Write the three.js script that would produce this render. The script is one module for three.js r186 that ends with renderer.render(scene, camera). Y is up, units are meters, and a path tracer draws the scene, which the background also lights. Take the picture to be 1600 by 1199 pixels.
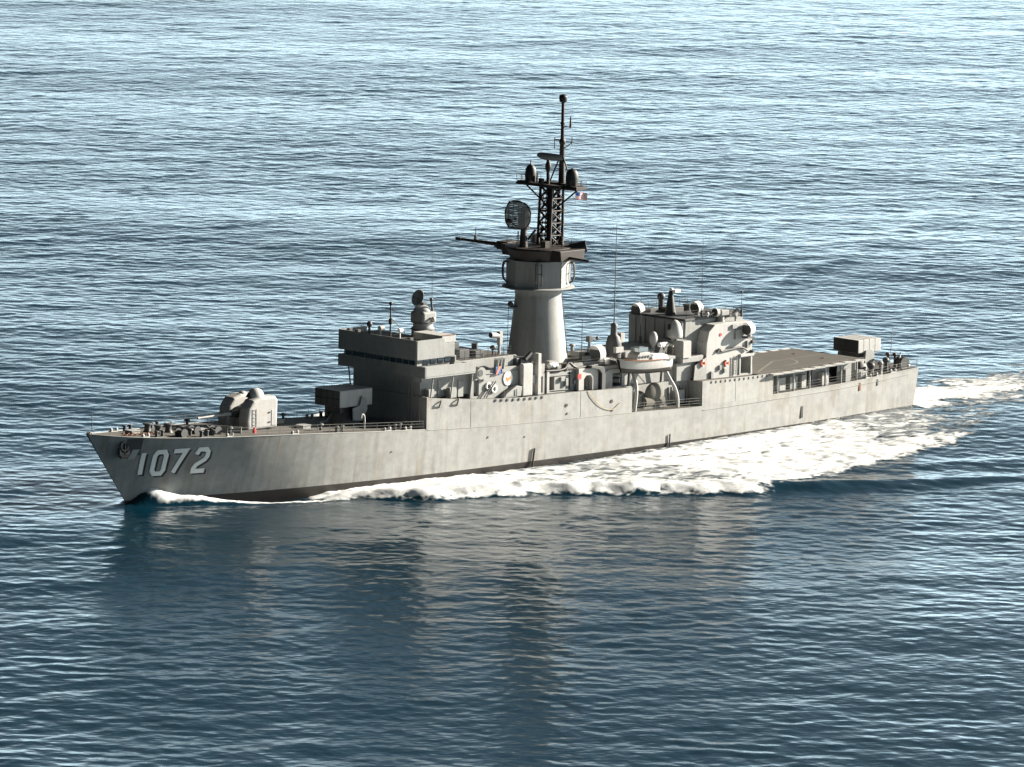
import * as THREE from 'three';
import { mergeGeometries, mergeVertices } from 'three/addons/utils/BufferGeometryUtils.js';
import { Brush, Evaluator, SUBTRACTION } from 'three-bvh-csg';
import { RoundedBoxGeometry } from 'three/addons/geometries/RoundedBoxGeometry.js';

// ------------------------------------------------------------------ camera, sky, sun, exposure
const scene = new THREE.Scene();
const camera = new THREE.PerspectiveCamera(7.389, 1024 / 767, 1, 60000);
camera.position.set(-488.6194, 107.7678, 491.499);
camera.lookAt(-0.1899, 8.4434, 0);
camera.rotateZ(THREE.MathUtils.degToRad(1));
camera.updateMatrixWorld();

const renderer = new THREE.WebGLRenderer({ antialias: true });
renderer.setSize(1024, 767);
renderer.toneMapping = THREE.LinearToneMapping;
renderer.toneMappingExposure = 3.6;
renderer.shadowMap.enabled = true;

const SUN_AZ = THREE.MathUtils.degToRad(70), SUN_EL = THREE.MathUtils.degToRad(21);
const sunDir = new THREE.Vector3(Math.sin(SUN_AZ) * Math.cos(SUN_EL), Math.sin(SUN_EL), Math.cos(SUN_AZ) * Math.cos(SUN_EL));
const sun = new THREE.DirectionalLight(new THREE.Color().setRGB(1, 0.92, 0.8), 5);
sun.position.copy(sunDir).multiplyScalar(400);
sun.castShadow = true;
Object.assign(sun.shadow.camera, { left: -120, right: 120, top: 120, bottom: -120, near: 10, far: 900 });
sun.shadow.mapSize.set(4096, 4096);
sun.shadow.radius = 1.5;
scene.add(sun, sun.target);

function makeSky() {                                       // clear hazy afternoon air: bright band at the horizon, deeper blue overhead, glow round the sun
  const W = 1024, H = 512, d = new Float32Array(W * H * 4), v = new THREE.Vector3();
  for (let j = 0; j < H; j++) for (let i = 0; i < W; i++) {
    const el = ((j + 0.5) / H - 0.5) * Math.PI, az = ((i + 0.5) / W - 0.5) * 2 * Math.PI;
    v.set(Math.cos(az) * Math.cos(el), Math.sin(el), Math.sin(az) * Math.cos(el));
    const g = Math.acos(THREE.MathUtils.clamp(v.dot(sunDir), -1, 1));
    const e = Math.max(0, el), band = Math.exp(-Math.pow(e / 0.101, 2)), blue = Math.exp(-e / 0.14), mid = Math.exp(-e / 0.5);
    const side = 0.035 + 0.965 * Math.pow(0.5 + 0.5 * Math.cos(g), 2.8);          // haze scatters forward: bright towards the sun, dim away from it
    const glow = 0.9 * Math.exp(-g / 0.32) + 0.04 * Math.exp(-g / 0.9);
    const o = (j * W + i) * 4;
    const zen = [0.003, 0.013, 0.027], mi = [0.004, 0.025, 0.05], ho = [1.58, 2.0, 2.14], hb = [0.004, 0.085, 0.18], gl = [1.0, 0.9, 0.72];
    for (let c = 0; c < 3; c++) d[o + c] = (zen[c] + mi[c] * mid + hb[c] * blue + ho[c] * band) * side + gl[c] * glow * (0.35 + 0.65 * mid);
    d[o + 3] = 1;
  }
  const t = new THREE.DataTexture(d, W, H, THREE.RGBAFormat, THREE.FloatType);
  t.mapping = THREE.EquirectangularReflectionMapping; t.magFilter = t.minFilter = THREE.LinearFilter;
  t.wrapS = THREE.RepeatWrapping; t.needsUpdate = true;
  return t;
}
scene.background = makeSky();
scene.environment = scene.background;

// ------------------------------------------------------------------ helpers
let seed = 7;
const rnd = () => { seed = (seed * 1664525 + 1013904223) >>> 0; return seed / 4294967296; };
const lerp = (a, b, t) => a + (b - a) * t, clamp = (x, a = 0, b = 1) => Math.min(b, Math.max(a, x));
const smooth = (a, b, x) => { const t = clamp((x - a) / (b - a)); return t * t * (3 - 2 * t); };
function curve(pts) {                                      // monotone cubic through [x, y] pairs
  const n = pts.length, m = new Array(n).fill(0), d = [];
  for (let i = 0; i < n - 1; i++) d.push((pts[i + 1][1] - pts[i][1]) / (pts[i + 1][0] - pts[i][0]));
  m[0] = d[0]; m[n - 1] = d[n - 2];
  for (let i = 1; i < n - 1; i++) m[i] = d[i - 1] * d[i] <= 0 ? 0 : 2 * d[i - 1] * d[i] / (d[i - 1] + d[i]);
  return (x) => {
    if (x <= pts[0][0]) return pts[0][1];
    if (x >= pts[n - 1][0]) return pts[n - 1][1];
    let i = 0; while (x > pts[i + 1][0]) i++;
    const h = pts[i + 1][0] - pts[i][0], t = (x - pts[i][0]) / h, t2 = t * t, t3 = t2 * t;
    return (2 * t3 - 3 * t2 + 1) * pts[i][1] + (t3 - 2 * t2 + t) * h * m[i] + (-2 * t3 + 3 * t2) * pts[i + 1][1] + (t3 - t2) * h * m[i + 1];
  };
}
const hash = (x, y) => { let h = Math.imul(x, 374761393) + Math.imul(y, 668265263) | 0; h = Math.imul(h ^ (h >>> 13), 1274126177); return ((h ^ (h >>> 16)) >>> 0) / 4294967296; };
function noise(x, y) {
  const i = Math.floor(x), j = Math.floor(y), fx = x - i, fy = y - j, u = fx * fx * (3 - 2 * fx), v = fy * fy * (3 - 2 * fy);
  const a = hash(i, j), b = hash(i + 1, j), c = hash(i, j + 1), e = hash(i + 1, j + 1);
  return a + (b - a) * u + (c - a) * v + (a - b - c + e) * u * v;
}
const fbm = (x, y, n = 4) => { let s = 0, a = 0.5, t = 0; for (let k = 0; k < n; k++) { s += a * noise(x, y); t += a; a *= 0.5; x = x * 2.03 + 17.3; y = y * 2.03 + 9.1; } return s / t; };
const srgb = (v) => 255 * (v <= 0.0031308 ? 12.92 * v : 1.055 * Math.pow(v, 1 / 2.4) - 0.055);
function tex(W, H, f, colour = true) {                     // f(i, j) -> [r, g, b] linear 0..1
  const d = new Uint8Array(W * H * 4);
  for (let j = 0; j < H; j++) for (let i = 0; i < W; i++) {
    const c = f(i, j), o = (j * W + i) * 4;
    for (let k = 0; k < 3; k++) d[o + k] = clamp(Math.round(colour ? srgb(clamp(c[k])) : 255 * c[k]), 0, 255);
    d[o + 3] = 255;
  }
  const t = new THREE.DataTexture(d, W, H); t.magFilter = THREE.LinearFilter; t.minFilter = THREE.LinearMipmapLinearFilter; t.generateMipmaps = true;
  t.wrapS = t.wrapT = THREE.RepeatWrapping; if (colour) t.colorSpace = THREE.SRGBColorSpace; t.needsUpdate = true;
  return t;
}

// ------------------------------------------------------------------ the ship's lines (s = metres aft of the stem head, y up from the waterline, z to port)
const X0 = -67;                                            // world x of s = 0
const deckY = curve([[0.9, 8.62], [4, 8.25], [7.7, 7.92], [12.4, 7.6], [16.4, 7.42], [20.7, 7.22], [29.9, 6.72], [39.6, 6.08], [46, 5.7], [60, 5.1], [80, 4.65], [92, 4.3], [105, 4.4], [116, 4.45], [134.02, 5.0]]);
const deckZ = curve([[0.92, 0.12], [3, 1.3], [5, 2.2], [7.7, 3.2], [12.4, 4.5], [16.4, 5.3], [20.7, 5.95], [29.9, 6.6], [39.6, 6.85], [46, 6.95], [60, 7.1], [90, 7.1], [105, 6.65], [116, 6.0], [125, 5.35], [134.02, 4.6]]);
const waterZ = curve([[6.97, 0.04], [10, 0.8], [15, 1.95], [20, 3.1], [25, 4.15], [30, 5.0], [40, 6.15], [50, 6.75], [60, 6.95], [75, 7.0], [90, 6.9], [105, 6.4], [120, 5.5], [133.32, 4.45]]);
const y01 = curve([[46, 9.4], [54, 8.55], [63, 8.05], [70, 7.95], [79, 7.65], [92, 7.3], [104, 7.12], [122, 7.35]]);
const hullZ = (s, y) => {                                  // half breadth of the hull side at a height above the water
  let t = 0.5, p = 0;
  for (let k = 0; k < 12; k++) { p = clamp((s - lerp(6.97, 0.92, t)) / lerp(126.35, 133.1, t)); t = clamp(y / deckY(0.92 + p * 133.1)); }
  return lerp(waterZ(6.97 + p * 126.35), deckZ(0.92 + p * 133.1), Math.pow(t, 1.35));
};

// ------------------------------------------------------------------ the sea
const bowCrest = curve([[8, 0.4], [12, 2.3], [16, 4.3], [20, 6.4], [24, 8.2], [30, 10], [34, 13], [38, 15.8], [44, 18], [49.5, 20.5], [54, 23.5], [60, 26.5], [65, 31.5], [70, 33.5], [90, 43], [130, 62], [400, 205]]);
const crestH = curve([[7, 0], [10, 1.15], [16, 0.75], [21, 0.35], [26, 0.35], [32, 0.85], [40, 1.2], [60, 1.1], [70, 1.0], [80, 0.75], [92, 0.35], [110, 0.12], [140, 0], [400, 0]]);
const foamEdge = curve([[8, 0.8], [12, 2.6], [16, 4.6], [20, 6.7], [24, 8.7], [30, 11.2], [34, 15.4], [38, 18.4], [44, 20.7], [49.5, 23.2], [54, 26.2], [60, 29.2], [65, 34.4], [70, 36], [84, 33], [92, 32.5], [108, 30], [119, 27], [128, 22], [140, 17], [200, 18]]);
const FS0 = -4, FSL = 204.8, FZL = 102.4;
const wobAt = (s, z) => fbm(s * 0.22 + (z < 0 ? 50 : 0), z * 0.22, 3) - 0.5;   // the wandering edge of the breaking crest
function foamAt(s, z) {                                    // how much of the water here is broken white, 0..1, before the lace pattern
  const a = Math.abs(z), wob = wobAt(s, z), edge = foamEdge(s) + wob * (s > 30 ? 3 : 0.7) + (fbm(s * 1.1, z * 1.1, 3) - 0.5) * (s > 26 ? 2.4 : 0.5);
  let f = 0;
  const hull = s < 7 ? 0 : waterZ(s);
  if (s > 8 && s < 170) {
    const lip = Math.exp(-Math.pow((a - edge + (s < 28 ? 0.15 : 1.6)) / (s < 28 ? lerp(0.95, 0.6, smooth(9, 16, s)) : 2.1), 2)) * (s < 24 ? smooth(8, 10, s) : 1) * (1 - smooth(72, 100, s) * 0.65);
    f = Math.max(f, lip * (1 - smooth(118, 140, s)));
    if (s > 24) {
      const inside = smooth(0, 2.2, edge - a), grow = smooth(24, 33, s + (edge - a) * -0.15 + wob * 4);
      const open = lerp(0.94, 0.7, smooth(34, 64, s)) - 0.2 * smooth(0.45, 0.72, fbm(s * 0.07 + 3, z * 0.16, 3));
      const fade = (1 - 0.3 * smooth(100, 130, s + wob * 14)) * (1 - 0.8 * smooth(126, 150, s + wob * 16)) * (1 - smooth(150, 165, s));
      const gap = 1 - 0.3 * smooth(3, 0, a - hull) * smooth(40, 60, s);
      f = Math.max(f, inside * grow * open * fade * gap);
    }
  }
  if (s > 133.5) {
    const half = 5.2 + 0.15 * (s - 133) + wob * 12, d = half - a;
    f = Math.max(f, smooth(-4.5, 5.5, d) * lerp(0.94, 0.5, smooth(135, 168, s)) * (1 - smooth(188, 199, s)));
  }
  return clamp(f);
}
const FW = 2048, FH = 1024, lace = new Float32Array(FW * FH);
for (let j = 0; j < FH; j++) for (let i = 0; i < FW; i++) {
  const s = FS0 + (i + 0.5) / FW * FSL, z = ((j + 0.5) / FH - 0.5) * FZL, f = foamAt(s, z);
  if (f < 0.02) continue;
  const wx = fbm(s * 0.5, z * 0.5, 2) * 2.2, wz = fbm(s * 0.5 + 40, z * 0.5 + 11, 2) * 2.2;
  const n = 0.55 * fbm(s * 0.75 + wx, z * 1.1 + wz, 4) + 0.45 * (1 - Math.abs(2 * fbm(s * 0.6 + wz + 9, z * 0.95 + wx, 3) - 1));
  lace[j * FW + i] = smooth(-0.1, 0.46, f * 1.1 + n - 1.0);
}
const laceAt = (s, z) => {
  const i = Math.floor((s - FS0) / FSL * FW), j = Math.floor((z / FZL + 0.5) * FH);
  return i < 0 || j < 0 || i >= FW || j >= FH ? 0 : lace[j * FW + i];
};
const waterRGB = [0.001, 0.016, 0.028], foamRGB = [0.74, 0.76, 0.76];
const foamMap = tex(FW, FH, (i, j) => {
  const k = lace[j * FW + i], q = fbm(i * 0.055, j * 0.075, 4), g = 0.5 + 0.72 * q + 0.22 * (hash(i >> 1, j >> 1) - 0.5);
  return [0, 1, 2].map((c) => lerp(waterRGB[c], foamRGB[c] * g, Math.pow(k, 1.25)));   // share of the surface covered by bubbles
});
const foamRough = tex(FW, FH, (i, j) => { const k = lace[j * FW + i], r = lerp(0.15, 0.95, clamp(k * 1.6)); return [r, r, r]; }, false);
for (const t of [foamMap, foamRough]) { t.wrapS = t.wrapT = THREE.ClampToEdgeWrapping; t.repeat.set(1 / FSL, 1 / FZL); t.offset.set(-FS0 / FSL, 0.5); }
const ripple = (() => {                                    // a tile of small wind ripples, 37 m a side
  const N = 1024, L = 37, d = new Float32Array(N * N), w = [];
  for (let k = 0; k < 110; k++) {
    const lam = 0.75 * Math.pow(4.4, rnd()), dir = -0.785 + (rnd() - 0.5) * 3.1;
    const kx = Math.round(L / lam * Math.cos(dir)), kz = Math.round(L / lam * Math.sin(dir));
    w.push([kx, kz, rnd() * 6.283, lam]);
  }
  const C = new Float32Array(N).map((_, i) => Math.sin(i / N * 2 * Math.PI));
  for (const [kx, kz, ph, lam] of w) {
    const a = Math.pow(lam, 1.0), p0 = Math.floor(ph / 6.2832 * N);
    for (let j = 0; j < N; j++) { let q = (((kz * j + p0) % N) + N) % N; const o = j * N; for (let i = 0; i < N; i++) { d[o + i] += a * C[q]; q += kx; q = ((q % N) + N) % N; } }
  }
  let m = 0; for (const x of d) m = Math.max(m, Math.abs(x));
  const t = tex(N, N, (i, j) => { const h = 0.5 + 0.5 * d[j * N + i] / m; return [h, h, h]; }, false);
  t.repeat.set(1 / L, 1 / L);
  return t;
})();
const seaMat = new THREE.MeshPhysicalMaterial({ map: foamMap, roughnessMap: foamRough, roughness: 1, metalness: 0, ior: 1.333, bumpMap: ripple, bumpScale: 0.085 });

{
  const waves = [];
  for (let k = 0; k < 110; k++) {
    const lam = 1.9 * Math.pow(18, Math.pow((k + rnd()) / 110, 1.25)), dir = -0.8 + (rnd() + rnd() - 1) * 1.9;   // heading near the line of sight
    const kk = 2 * Math.PI / lam, slope = 0.0066 * (lam < 4.5 ? 1.15 : lam < 9 ? 0.75 : lam < 16 ? 0.5 : 0.36);
    waves.push([kk * Math.cos(dir), kk * Math.sin(dir), rnd() * 6.283, slope / kk, lam, Math.cos(dir), Math.sin(dir)]);
  }
  for (let k = 0; k < 9; k++) { const lam = 55 + 110 * rnd(), dir = -0.75 + (rnd() - 0.5) * 1.1, kk = 2 * Math.PI / lam; waves.push([kk * Math.cos(dir), kk * Math.sin(dir), rnd() * 6.283, 0.0034 / kk, lam, Math.cos(dir), Math.sin(dir)]); }   // long low swell
  const axis = (a, b, step, far, grow) => {                      // fine between a and b, then ever coarser out to the horizon
    const l = []; let x = a; while (x < b) { l.push(x); x += step(x); } l.push(b);
    for (let d = step(b) * 1.4, q = b; q < far; d *= grow) { q += d; l.push(q); }
    for (let d = step(a) * 1.4, q = a; q > -far; d *= grow) { q -= d; l.unshift(q); }
    return l;
  };
  const us = axis(-140, 140, () => 0.6, 26000, 1.13), vs = axis(-205, 760, (v) => v < 110 ? 0.5 : 0.5 + (v - 110) * 0.001, 26000, 1.22);
  const nu = us.length, nv = vs.length, pos = new Float32Array(nu * nv * 3), uv = new Float32Array(nu * nv * 2), R = Math.SQRT1_2;
  for (let b = 0, o = 0; b < nv; b++) {
    const dv = Math.max(b ? vs[b] - vs[b - 1] : 1e3, 0);
    for (let a = 0; a < nu; a++, o++) {
      const u = us[a], v = vs[b], x = (u + v) * R, z = (u - v) * R, s = x - X0, du = a ? us[a] - us[a - 1] : 1e3, cell = Math.max(du, dv);
      let y = 0, ox = 0, oz = 0;
      const az = Math.abs(z), close = s > 0 && s < 190 && az < 45;
      const ambient = 1 - 0.4 * (1 - smooth(7, 22, az)) * smooth(-14, 8, s) * smooth(215, 185, s);
      const gust = ambient * (cell < 16 ? 0.6 + 0.8 * fbm(x * 0.021 + 8, z * 0.021 + 3, 3) : 1), chop = ambient * (cell < 16 ? 0.3 + 1.45 * fbm(x * 0.06 + 1, z * 0.06 + 31, 2) : 1);   // wind comes in patches
      if (cell < 16) for (const w of waves) {
        if (w[4] < cell * 2.6) continue;
        const amp = w[3] * (w[4] < 4.5 ? chop : w[4] < 20 ? gust : ambient), p = w[0] * x + w[1] * z + w[2], q = Math.sin(p) * amp, c = Math.cos(p) * amp * 0.75;
        y += q; ox += c * w[5]; oz += c * w[6];
      }
      if (s > 4 && s < 420 && az < 230) {                  // the ship's own waves: bow crest, trough along the shoulder, diverging ridges
        const jig = -2.6 * (noise(s * 0.22 + (z < 0 ? 50 : 0), z * 0.22) - 0.5) * smooth(27, 33, s);
        const d = az - bowCrest(s) + jig, back = lerp(1.5, 3.4, smooth(24, 36, s)), front = lerp(1.1, 2.5, smooth(24, 36, s));
        y += crestH(s) * Math.exp(-Math.pow(d / (d > 0 ? front : back), 2)) * (1 + 0.3 * (noise(s * 0.55, z * 0.55) - 0.5));
        for (const [lag, h] of [[26, 0.14]]) if (s - lag > 30) { const e = az - bowCrest(s - lag) + jig * 1.5; y += h * Math.exp(-Math.pow(e / 2.6, 2)) * smooth(30, 60, s - lag) * smooth(380, 250, s); }
        if (s < 140) { const gap = az - waterZ(s); y -= 0.85 * Math.exp(-Math.pow((s - 26) / 7.5, 2)) * smooth(9, 1, gap); y += 0.9 * Math.exp(-Math.pow((s - 9.5) / 2.6, 2)) * smooth(2.2, 0, gap); y -= 0.25 * Math.exp(-Math.pow((s - 66) / 14, 2)) * smooth(7, 0, gap); }
      }
      if (close || (s >= 190 && s < 200)) { const k = laceAt(s, z); if (k > 0) y += k * (0.06 + 0.5 * (fbm(s * 0.8, z * 0.8, 3) - 0.45)) * (0.55 + 0.45 * smooth(24, 36, s)); }
      pos[o * 3] = x + ox; pos[o * 3 + 1] = y; pos[o * 3 + 2] = z + oz;
      uv[o * 2] = s; uv[o * 2 + 1] = z;
    }
  }
  const idx = new Uint32Array((nu - 1) * (nv - 1) * 6);
  for (let b = 0, k = 0; b < nv - 1; b++) for (let a = 0; a < nu - 1; a++) {
    const i = b * nu + a; idx[k++] = i; idx[k++] = i + 1; idx[k++] = i + nu; idx[k++] = i + 1; idx[k++] = i + nu + 1; idx[k++] = i + nu;
  }
  const g = new THREE.BufferGeometry();
  g.setAttribute('position', new THREE.BufferAttribute(pos, 3)); g.setAttribute('uv', new THREE.BufferAttribute(uv, 2));
  g.setIndex(new THREE.BufferAttribute(idx, 1)); g.computeVertexNormals();
  const sea = new THREE.Mesh(g, seaMat); sea.name = 'sea'; sea.receiveShadow = sea.castShadow = true;
  sea.userData = { kind: 'structure', label: 'choppy blue sea with a white foaming wake beside the frigate', category: 'sea' };
  scene.add(sea);
}
// ------------------------------------------------------------------ materials
const weather = tex(512, 512, (i, j) => {                  // chalky, streaked paint, 8 m a side
  const x = i / 512, y = j / 512, per = (a, b, n) => { const f = (u, v) => fbm(u, v, n); const X = x * a, Y = y * b, wx = smooth(0.85, 1, x), wy = smooth(0.85, 1, y); return lerp(lerp(f(X, Y), f(X - a, Y), wx), lerp(f(X, Y - b), f(X - a, Y - b), wx), wy); };
  const v = 0.78 + 0.2 * per(6, 6, 4) + 0.26 * (per(70, 3, 3) - 0.5) + 0.12 * per(40, 40, 2);
  const r = smooth(0.66, 0.74, per(22, 9, 4)) * 0.35;
  return [v * lerp(1, 0.95, r), v * lerp(1, 0.72, r), v * lerp(1, 0.55, r)];
});
weather.repeat.set(1 / 8, 1 / 8);
const rgb = (r, g, b) => new THREE.Color().setRGB(r, g, b);
const std = (c, rough = 0.6, extra = {}) => new THREE.MeshStandardMaterial({ color: rgb(...c), roughness: rough, metalness: 0, ...extra });
const M = {
  grey: std([0.262, 0.268, 0.262], 0.75, { map: weather }),
  light: std([0.36, 0.36, 0.35], 0.7, { map: weather }),
  dark: std([0.06, 0.062, 0.064], 0.6, { map: weather }),
  deck: std([0.06, 0.054, 0.045], 0.85, { map: weather }),
  black: std([0.016, 0.015, 0.014], 0.55),
  mast: std([0.02, 0.0135, 0.0105], 0.6, { map: weather }),
  boot: std([0.014, 0.01, 0.008], 0.5, { map: weather }),
  white: std([0.85, 0.85, 0.82], 0.5),
  brownAndShade: std([0.035, 0.02, 0.017], 0.5),  // own dark brown of anchor, pipe and drum; painted shade in the discharge ports
  glass: new THREE.MeshPhysicalMaterial({ color: rgb(0.012, 0.016, 0.02), roughness: 0.06, ior: 1.5, clearcoat: 1 }),
  orange: std([0.75, 0.2, 0.04], 0.5), red: std([0.55, 0.03, 0.025], 0.5), blue: std([0.03, 0.1, 0.35], 0.5),
  canvas: std([0.12, 0.115, 0.1], 0.95), rope: std([0.42, 0.33, 0.2], 0.9), rust: std([0.2, 0.08, 0.035], 0.85, { map: weather }),
};
const hullTex = tex(2048, 256, (i, j) => {                 // the ship's side, 136 m by 13 m: plate tones, runs from the scuppers, rust
  const s = i / 2048 * 136, y = j / 256 * 13 - 3.5;
  const plate = hash(Math.floor(s / 7.3 + (Math.floor((y + 3.5) / 2.35) % 2) * 0.5), Math.floor((y + 3.5) / 2.35)) - 0.5;
  const run = (fbm(s * 2.2, y * 0.16, 3) - 0.5) * fbm(s * 0.11 + 7, y * 0.2, 2) * 1.2, fine = fbm(s * 1.3, y * 1.5, 4) - 0.5, blot = fbm(s * 0.24, y * 0.5 + 30, 3) - 0.5, grit = hash(i, j) - 0.5;
  const v = 0.84 + 0.05 * plate + 0.36 * run + 0.3 * fine + 0.22 * blot + 0.16 * grit;
  const bow = smooth(0.52, 0.68, fbm(s * 1.9 + 40, y * 0.22, 3)) * 0.42 * (fbm(s * 0.3, y * 0.3, 2));
  return [v * (1 - bow * 0.35), v * (1 - bow * 0.55), v * (1 - bow * 0.75)];
});
hullTex.repeat.set(1 / 136, 1 / 13); hullTex.offset.set(0, 3.5 / 13); hullTex.wrapS = hullTex.wrapT = THREE.ClampToEdgeWrapping;
const dents = tex(1024, 128, (i, j) => { const s = i / 1024 * 136, y = j / 128 * 13 - 3.5; const p = Math.abs(Math.sin(Math.PI * s / 1.22)) * 0.55 * (0.5 + fbm(s * 0.4, y * 0.7, 2)) + 0.5 * fbm(s * 0.5, y * 0.6, 3); return [p * 0.8, p * 0.8, p * 0.8]; }, false);
dents.repeat.copy(hullTex.repeat); dents.offset.copy(hullTex.offset); dents.wrapS = dents.wrapT = THREE.ClampToEdgeWrapping;
M.hull = std([0.275, 0.278, 0.268], 0.72, { map: hullTex, bumpMap: dents, bumpScale: 0.006 });

// ------------------------------------------------------------------ shape helpers, all in ship metres (s, y, z)
function boxUV(g) {
  const p = g.attributes.position, n = g.attributes.normal, uv = new Float32Array(p.count * 2);
  for (let i = 0; i < p.count; i++) {
    const ax = Math.abs(n.getX(i)), ay = Math.abs(n.getY(i)), az = Math.abs(n.getZ(i)), x = p.getX(i), y = p.getY(i), z = p.getZ(i);
    if (ay > ax && ay > az) { uv[2 * i] = x; uv[2 * i + 1] = z; } else if (ax > az) { uv[2 * i] = z + 3; uv[2 * i + 1] = y; } else { uv[2 * i] = x; uv[2 * i + 1] = y; }
  }
  g.setAttribute('uv', new THREE.BufferAttribute(uv, 2)); return g;
}
const raw = (g) => { const n = g.index ? g.toNonIndexed() : g; for (const k of Object.keys(n.attributes)) if (k !== 'position' && k !== 'normal') n.deleteAttribute(k); n.morphAttributes = {}; return n; };
const join = (list) => boxUV(mergeGeometries(list.flat(Infinity).map(raw), false));
function part(name, geos, mat, parent) {
  const m = new THREE.Mesh(join([geos]), mat); m.name = name; m.castShadow = m.receiveShadow = true; parent.add(m); return m;
}
const bx = (s0, s1, y0, y1, z0, z1, r = 0.05) => {
  const w = Math.abs(s1 - s0), h = Math.abs(y1 - y0), d = Math.abs(z1 - z0), q = Math.min(r, w / 3, h / 3, d / 3);
  const g = q > 0.012 ? new RoundedBoxGeometry(w, h, d, 1, q) : new THREE.BoxGeometry(w, h, d);
  return g.translate((s0 + s1) / 2, (y0 + y1) / 2, (z0 + z1) / 2);
};
const csg = new Evaluator(); csg.attributes = ['position', 'normal']; csg.useGroups = false;
const cut = (g, boxes) => boxes.reduce((b, q) => { const k = new Brush(new THREE.BoxGeometry(q[1] - q[0], q[3] - q[2], q[5] - q[4]).translate((q[0] + q[1]) / 2, (q[2] + q[3]) / 2, (q[4] + q[5]) / 2)); k.geometry.deleteAttribute('uv'); k.updateMatrixWorld(); const r = csg.evaluate(b, k, SUBTRACTION); r.updateMatrixWorld(); return r; }, (() => { const n = g.clone(); n.deleteAttribute('uv'); const b = new Brush(n); b.updateMatrixWorld(); return b; })()).geometry;   // real openings: doorways, recesses
const V = (a) => new THREE.Vector3(...a);
const rod = (a, b, r, r2 = r, seg = 6) => {
  const A = V(a), d = V(b).sub(A), l = d.length();
  return new THREE.CylinderGeometry(r2, r, l, seg).translate(0, l / 2, 0).applyQuaternion(new THREE.Quaternion().setFromUnitVectors(new THREE.Vector3(0, 1, 0), d.normalize())).translate(...a);
};
const post = (s, y0, y1, z, r, r2 = r, seg = 12) => new THREE.CylinderGeometry(r2, r, y1 - y0, seg).translate(s, (y0 + y1) / 2, z);
const ball = (s, y, z, rs, ry = rs, rz = rs, seg = 14) => new THREE.SphereGeometry(1, seg, Math.ceil(seg * 0.7)).scale(rs, ry, rz).translate(s, y, z);
const ex = (poly, z0, z1, bevel = 0) => {                  // a profile in (s, y) carried from z0 to z1
  const sh = new THREE.Shape(poly.map(([a, b]) => new THREE.Vector2(a, b)));
  return new THREE.ExtrudeGeometry(sh, { depth: z1 - z0 - 2 * bevel, bevelEnabled: bevel > 0, bevelSize: bevel, bevelThickness: bevel, bevelOffset: -bevel, bevelSegments: 3, curveSegments: 8 }).translate(0, 0, z0 + bevel);
};
const lath = (pts, s, z, seg = 24) => new THREE.LatheGeometry(pts.map(([r, y]) => new THREE.Vector2(r, y)), seg).translate(s, 0, z);
const ring = (s, y, z, R, r, axis = 'z') => { const g = new THREE.TorusGeometry(R, r, 8, 20); if (axis === 'y') g.rotateX(Math.PI / 2); if (axis === 's') g.rotateY(Math.PI / 2); return g.translate(s, y, z); };
const pipe = (pts, r, seg = 6, n) => new THREE.TubeGeometry(new THREE.CatmullRomCurve3(pts.map(V)), n || pts.length * 4, r, seg);
function sheet(nu, nv, f, flip = false) {                  // a smooth grid surface f(a, b) -> [s, y, z]
  const p = [], id = [];
  for (let j = 0; j <= nv; j++) for (let i = 0; i <= nu; i++) p.push(...f(i / nu, j / nv));
  for (let j = 0; j < nv; j++) for (let i = 0; i < nu; i++) { const a = j * (nu + 1) + i, q = [a, a + 1, a + nu + 1, a + 1, a + nu + 2, a + nu + 1]; id.push(...(flip ? q.reverse() : q)); }
  const g = new THREE.BufferGeometry(); g.setAttribute('position', new THREE.Float32BufferAttribute(p, 3)); g.setIndex(id); g.computeVertexNormals(); return g;
}
const mirror = (g) => { const m = g.clone().scale(1, 1, -1), n = raw(m), p = n.attributes.position, q = n.attributes.normal;
  for (let i = 0; i < p.count; i += 3) for (const A of [p, q]) { const t = [A.getX(i + 1), A.getY(i + 1), A.getZ(i + 1)]; A.setXYZ(i + 1, A.getX(i + 2), A.getY(i + 2), A.getZ(i + 2)); A.setXYZ(i + 2, ...t); }
  return n; };
const both = (g) => [g, mirror(g)];
function tag(o, label, category, group) { o.userData = { label, category }; if (group) o.userData.group = group; return o; }
const pair = (name, g, mat, parent) => [part(name, g, mat, parent), part(name, [g].flat(Infinity).map(mirror), mat, parent)];   // port and starboard
const thing = (name, label, category, group) => { const g = new THREE.Group(); g.name = name; tag(g, label, category, group); scene.add(g); return g; };
const rail = (pts, h = 1.05, gap = 1.7, r = 0.035) => {    // stanchions and three wires along a run of points
  const out = [];
  for (let k = 0; k < pts.length - 1; k++) {
    const A = V(pts[k]), B = V(pts[k + 1]), n = Math.max(1, Math.round(A.distanceTo(B) / gap));
    for (let i = k ? 1 : 0; i <= n; i++) { const p = A.clone().lerp(B, i / n); out.push(rod([p.x, p.y, p.z], [p.x, p.y + h, p.z], r, r, 4)); }
    for (const f of [0.98, 0.66, 0.33]) out.push(rod([A.x, A.y + h * f, A.z], [B.x, B.y + h * f, B.z], r * 0.55, r * 0.55, 3));
  }
  return out;
};

// ------------------------------------------------------------------ the frigate
const ship = thing('frigate', 'grey naval frigate numbered 1072 steaming through its own wake', 'warship');
ship.position.x = X0;

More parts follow.
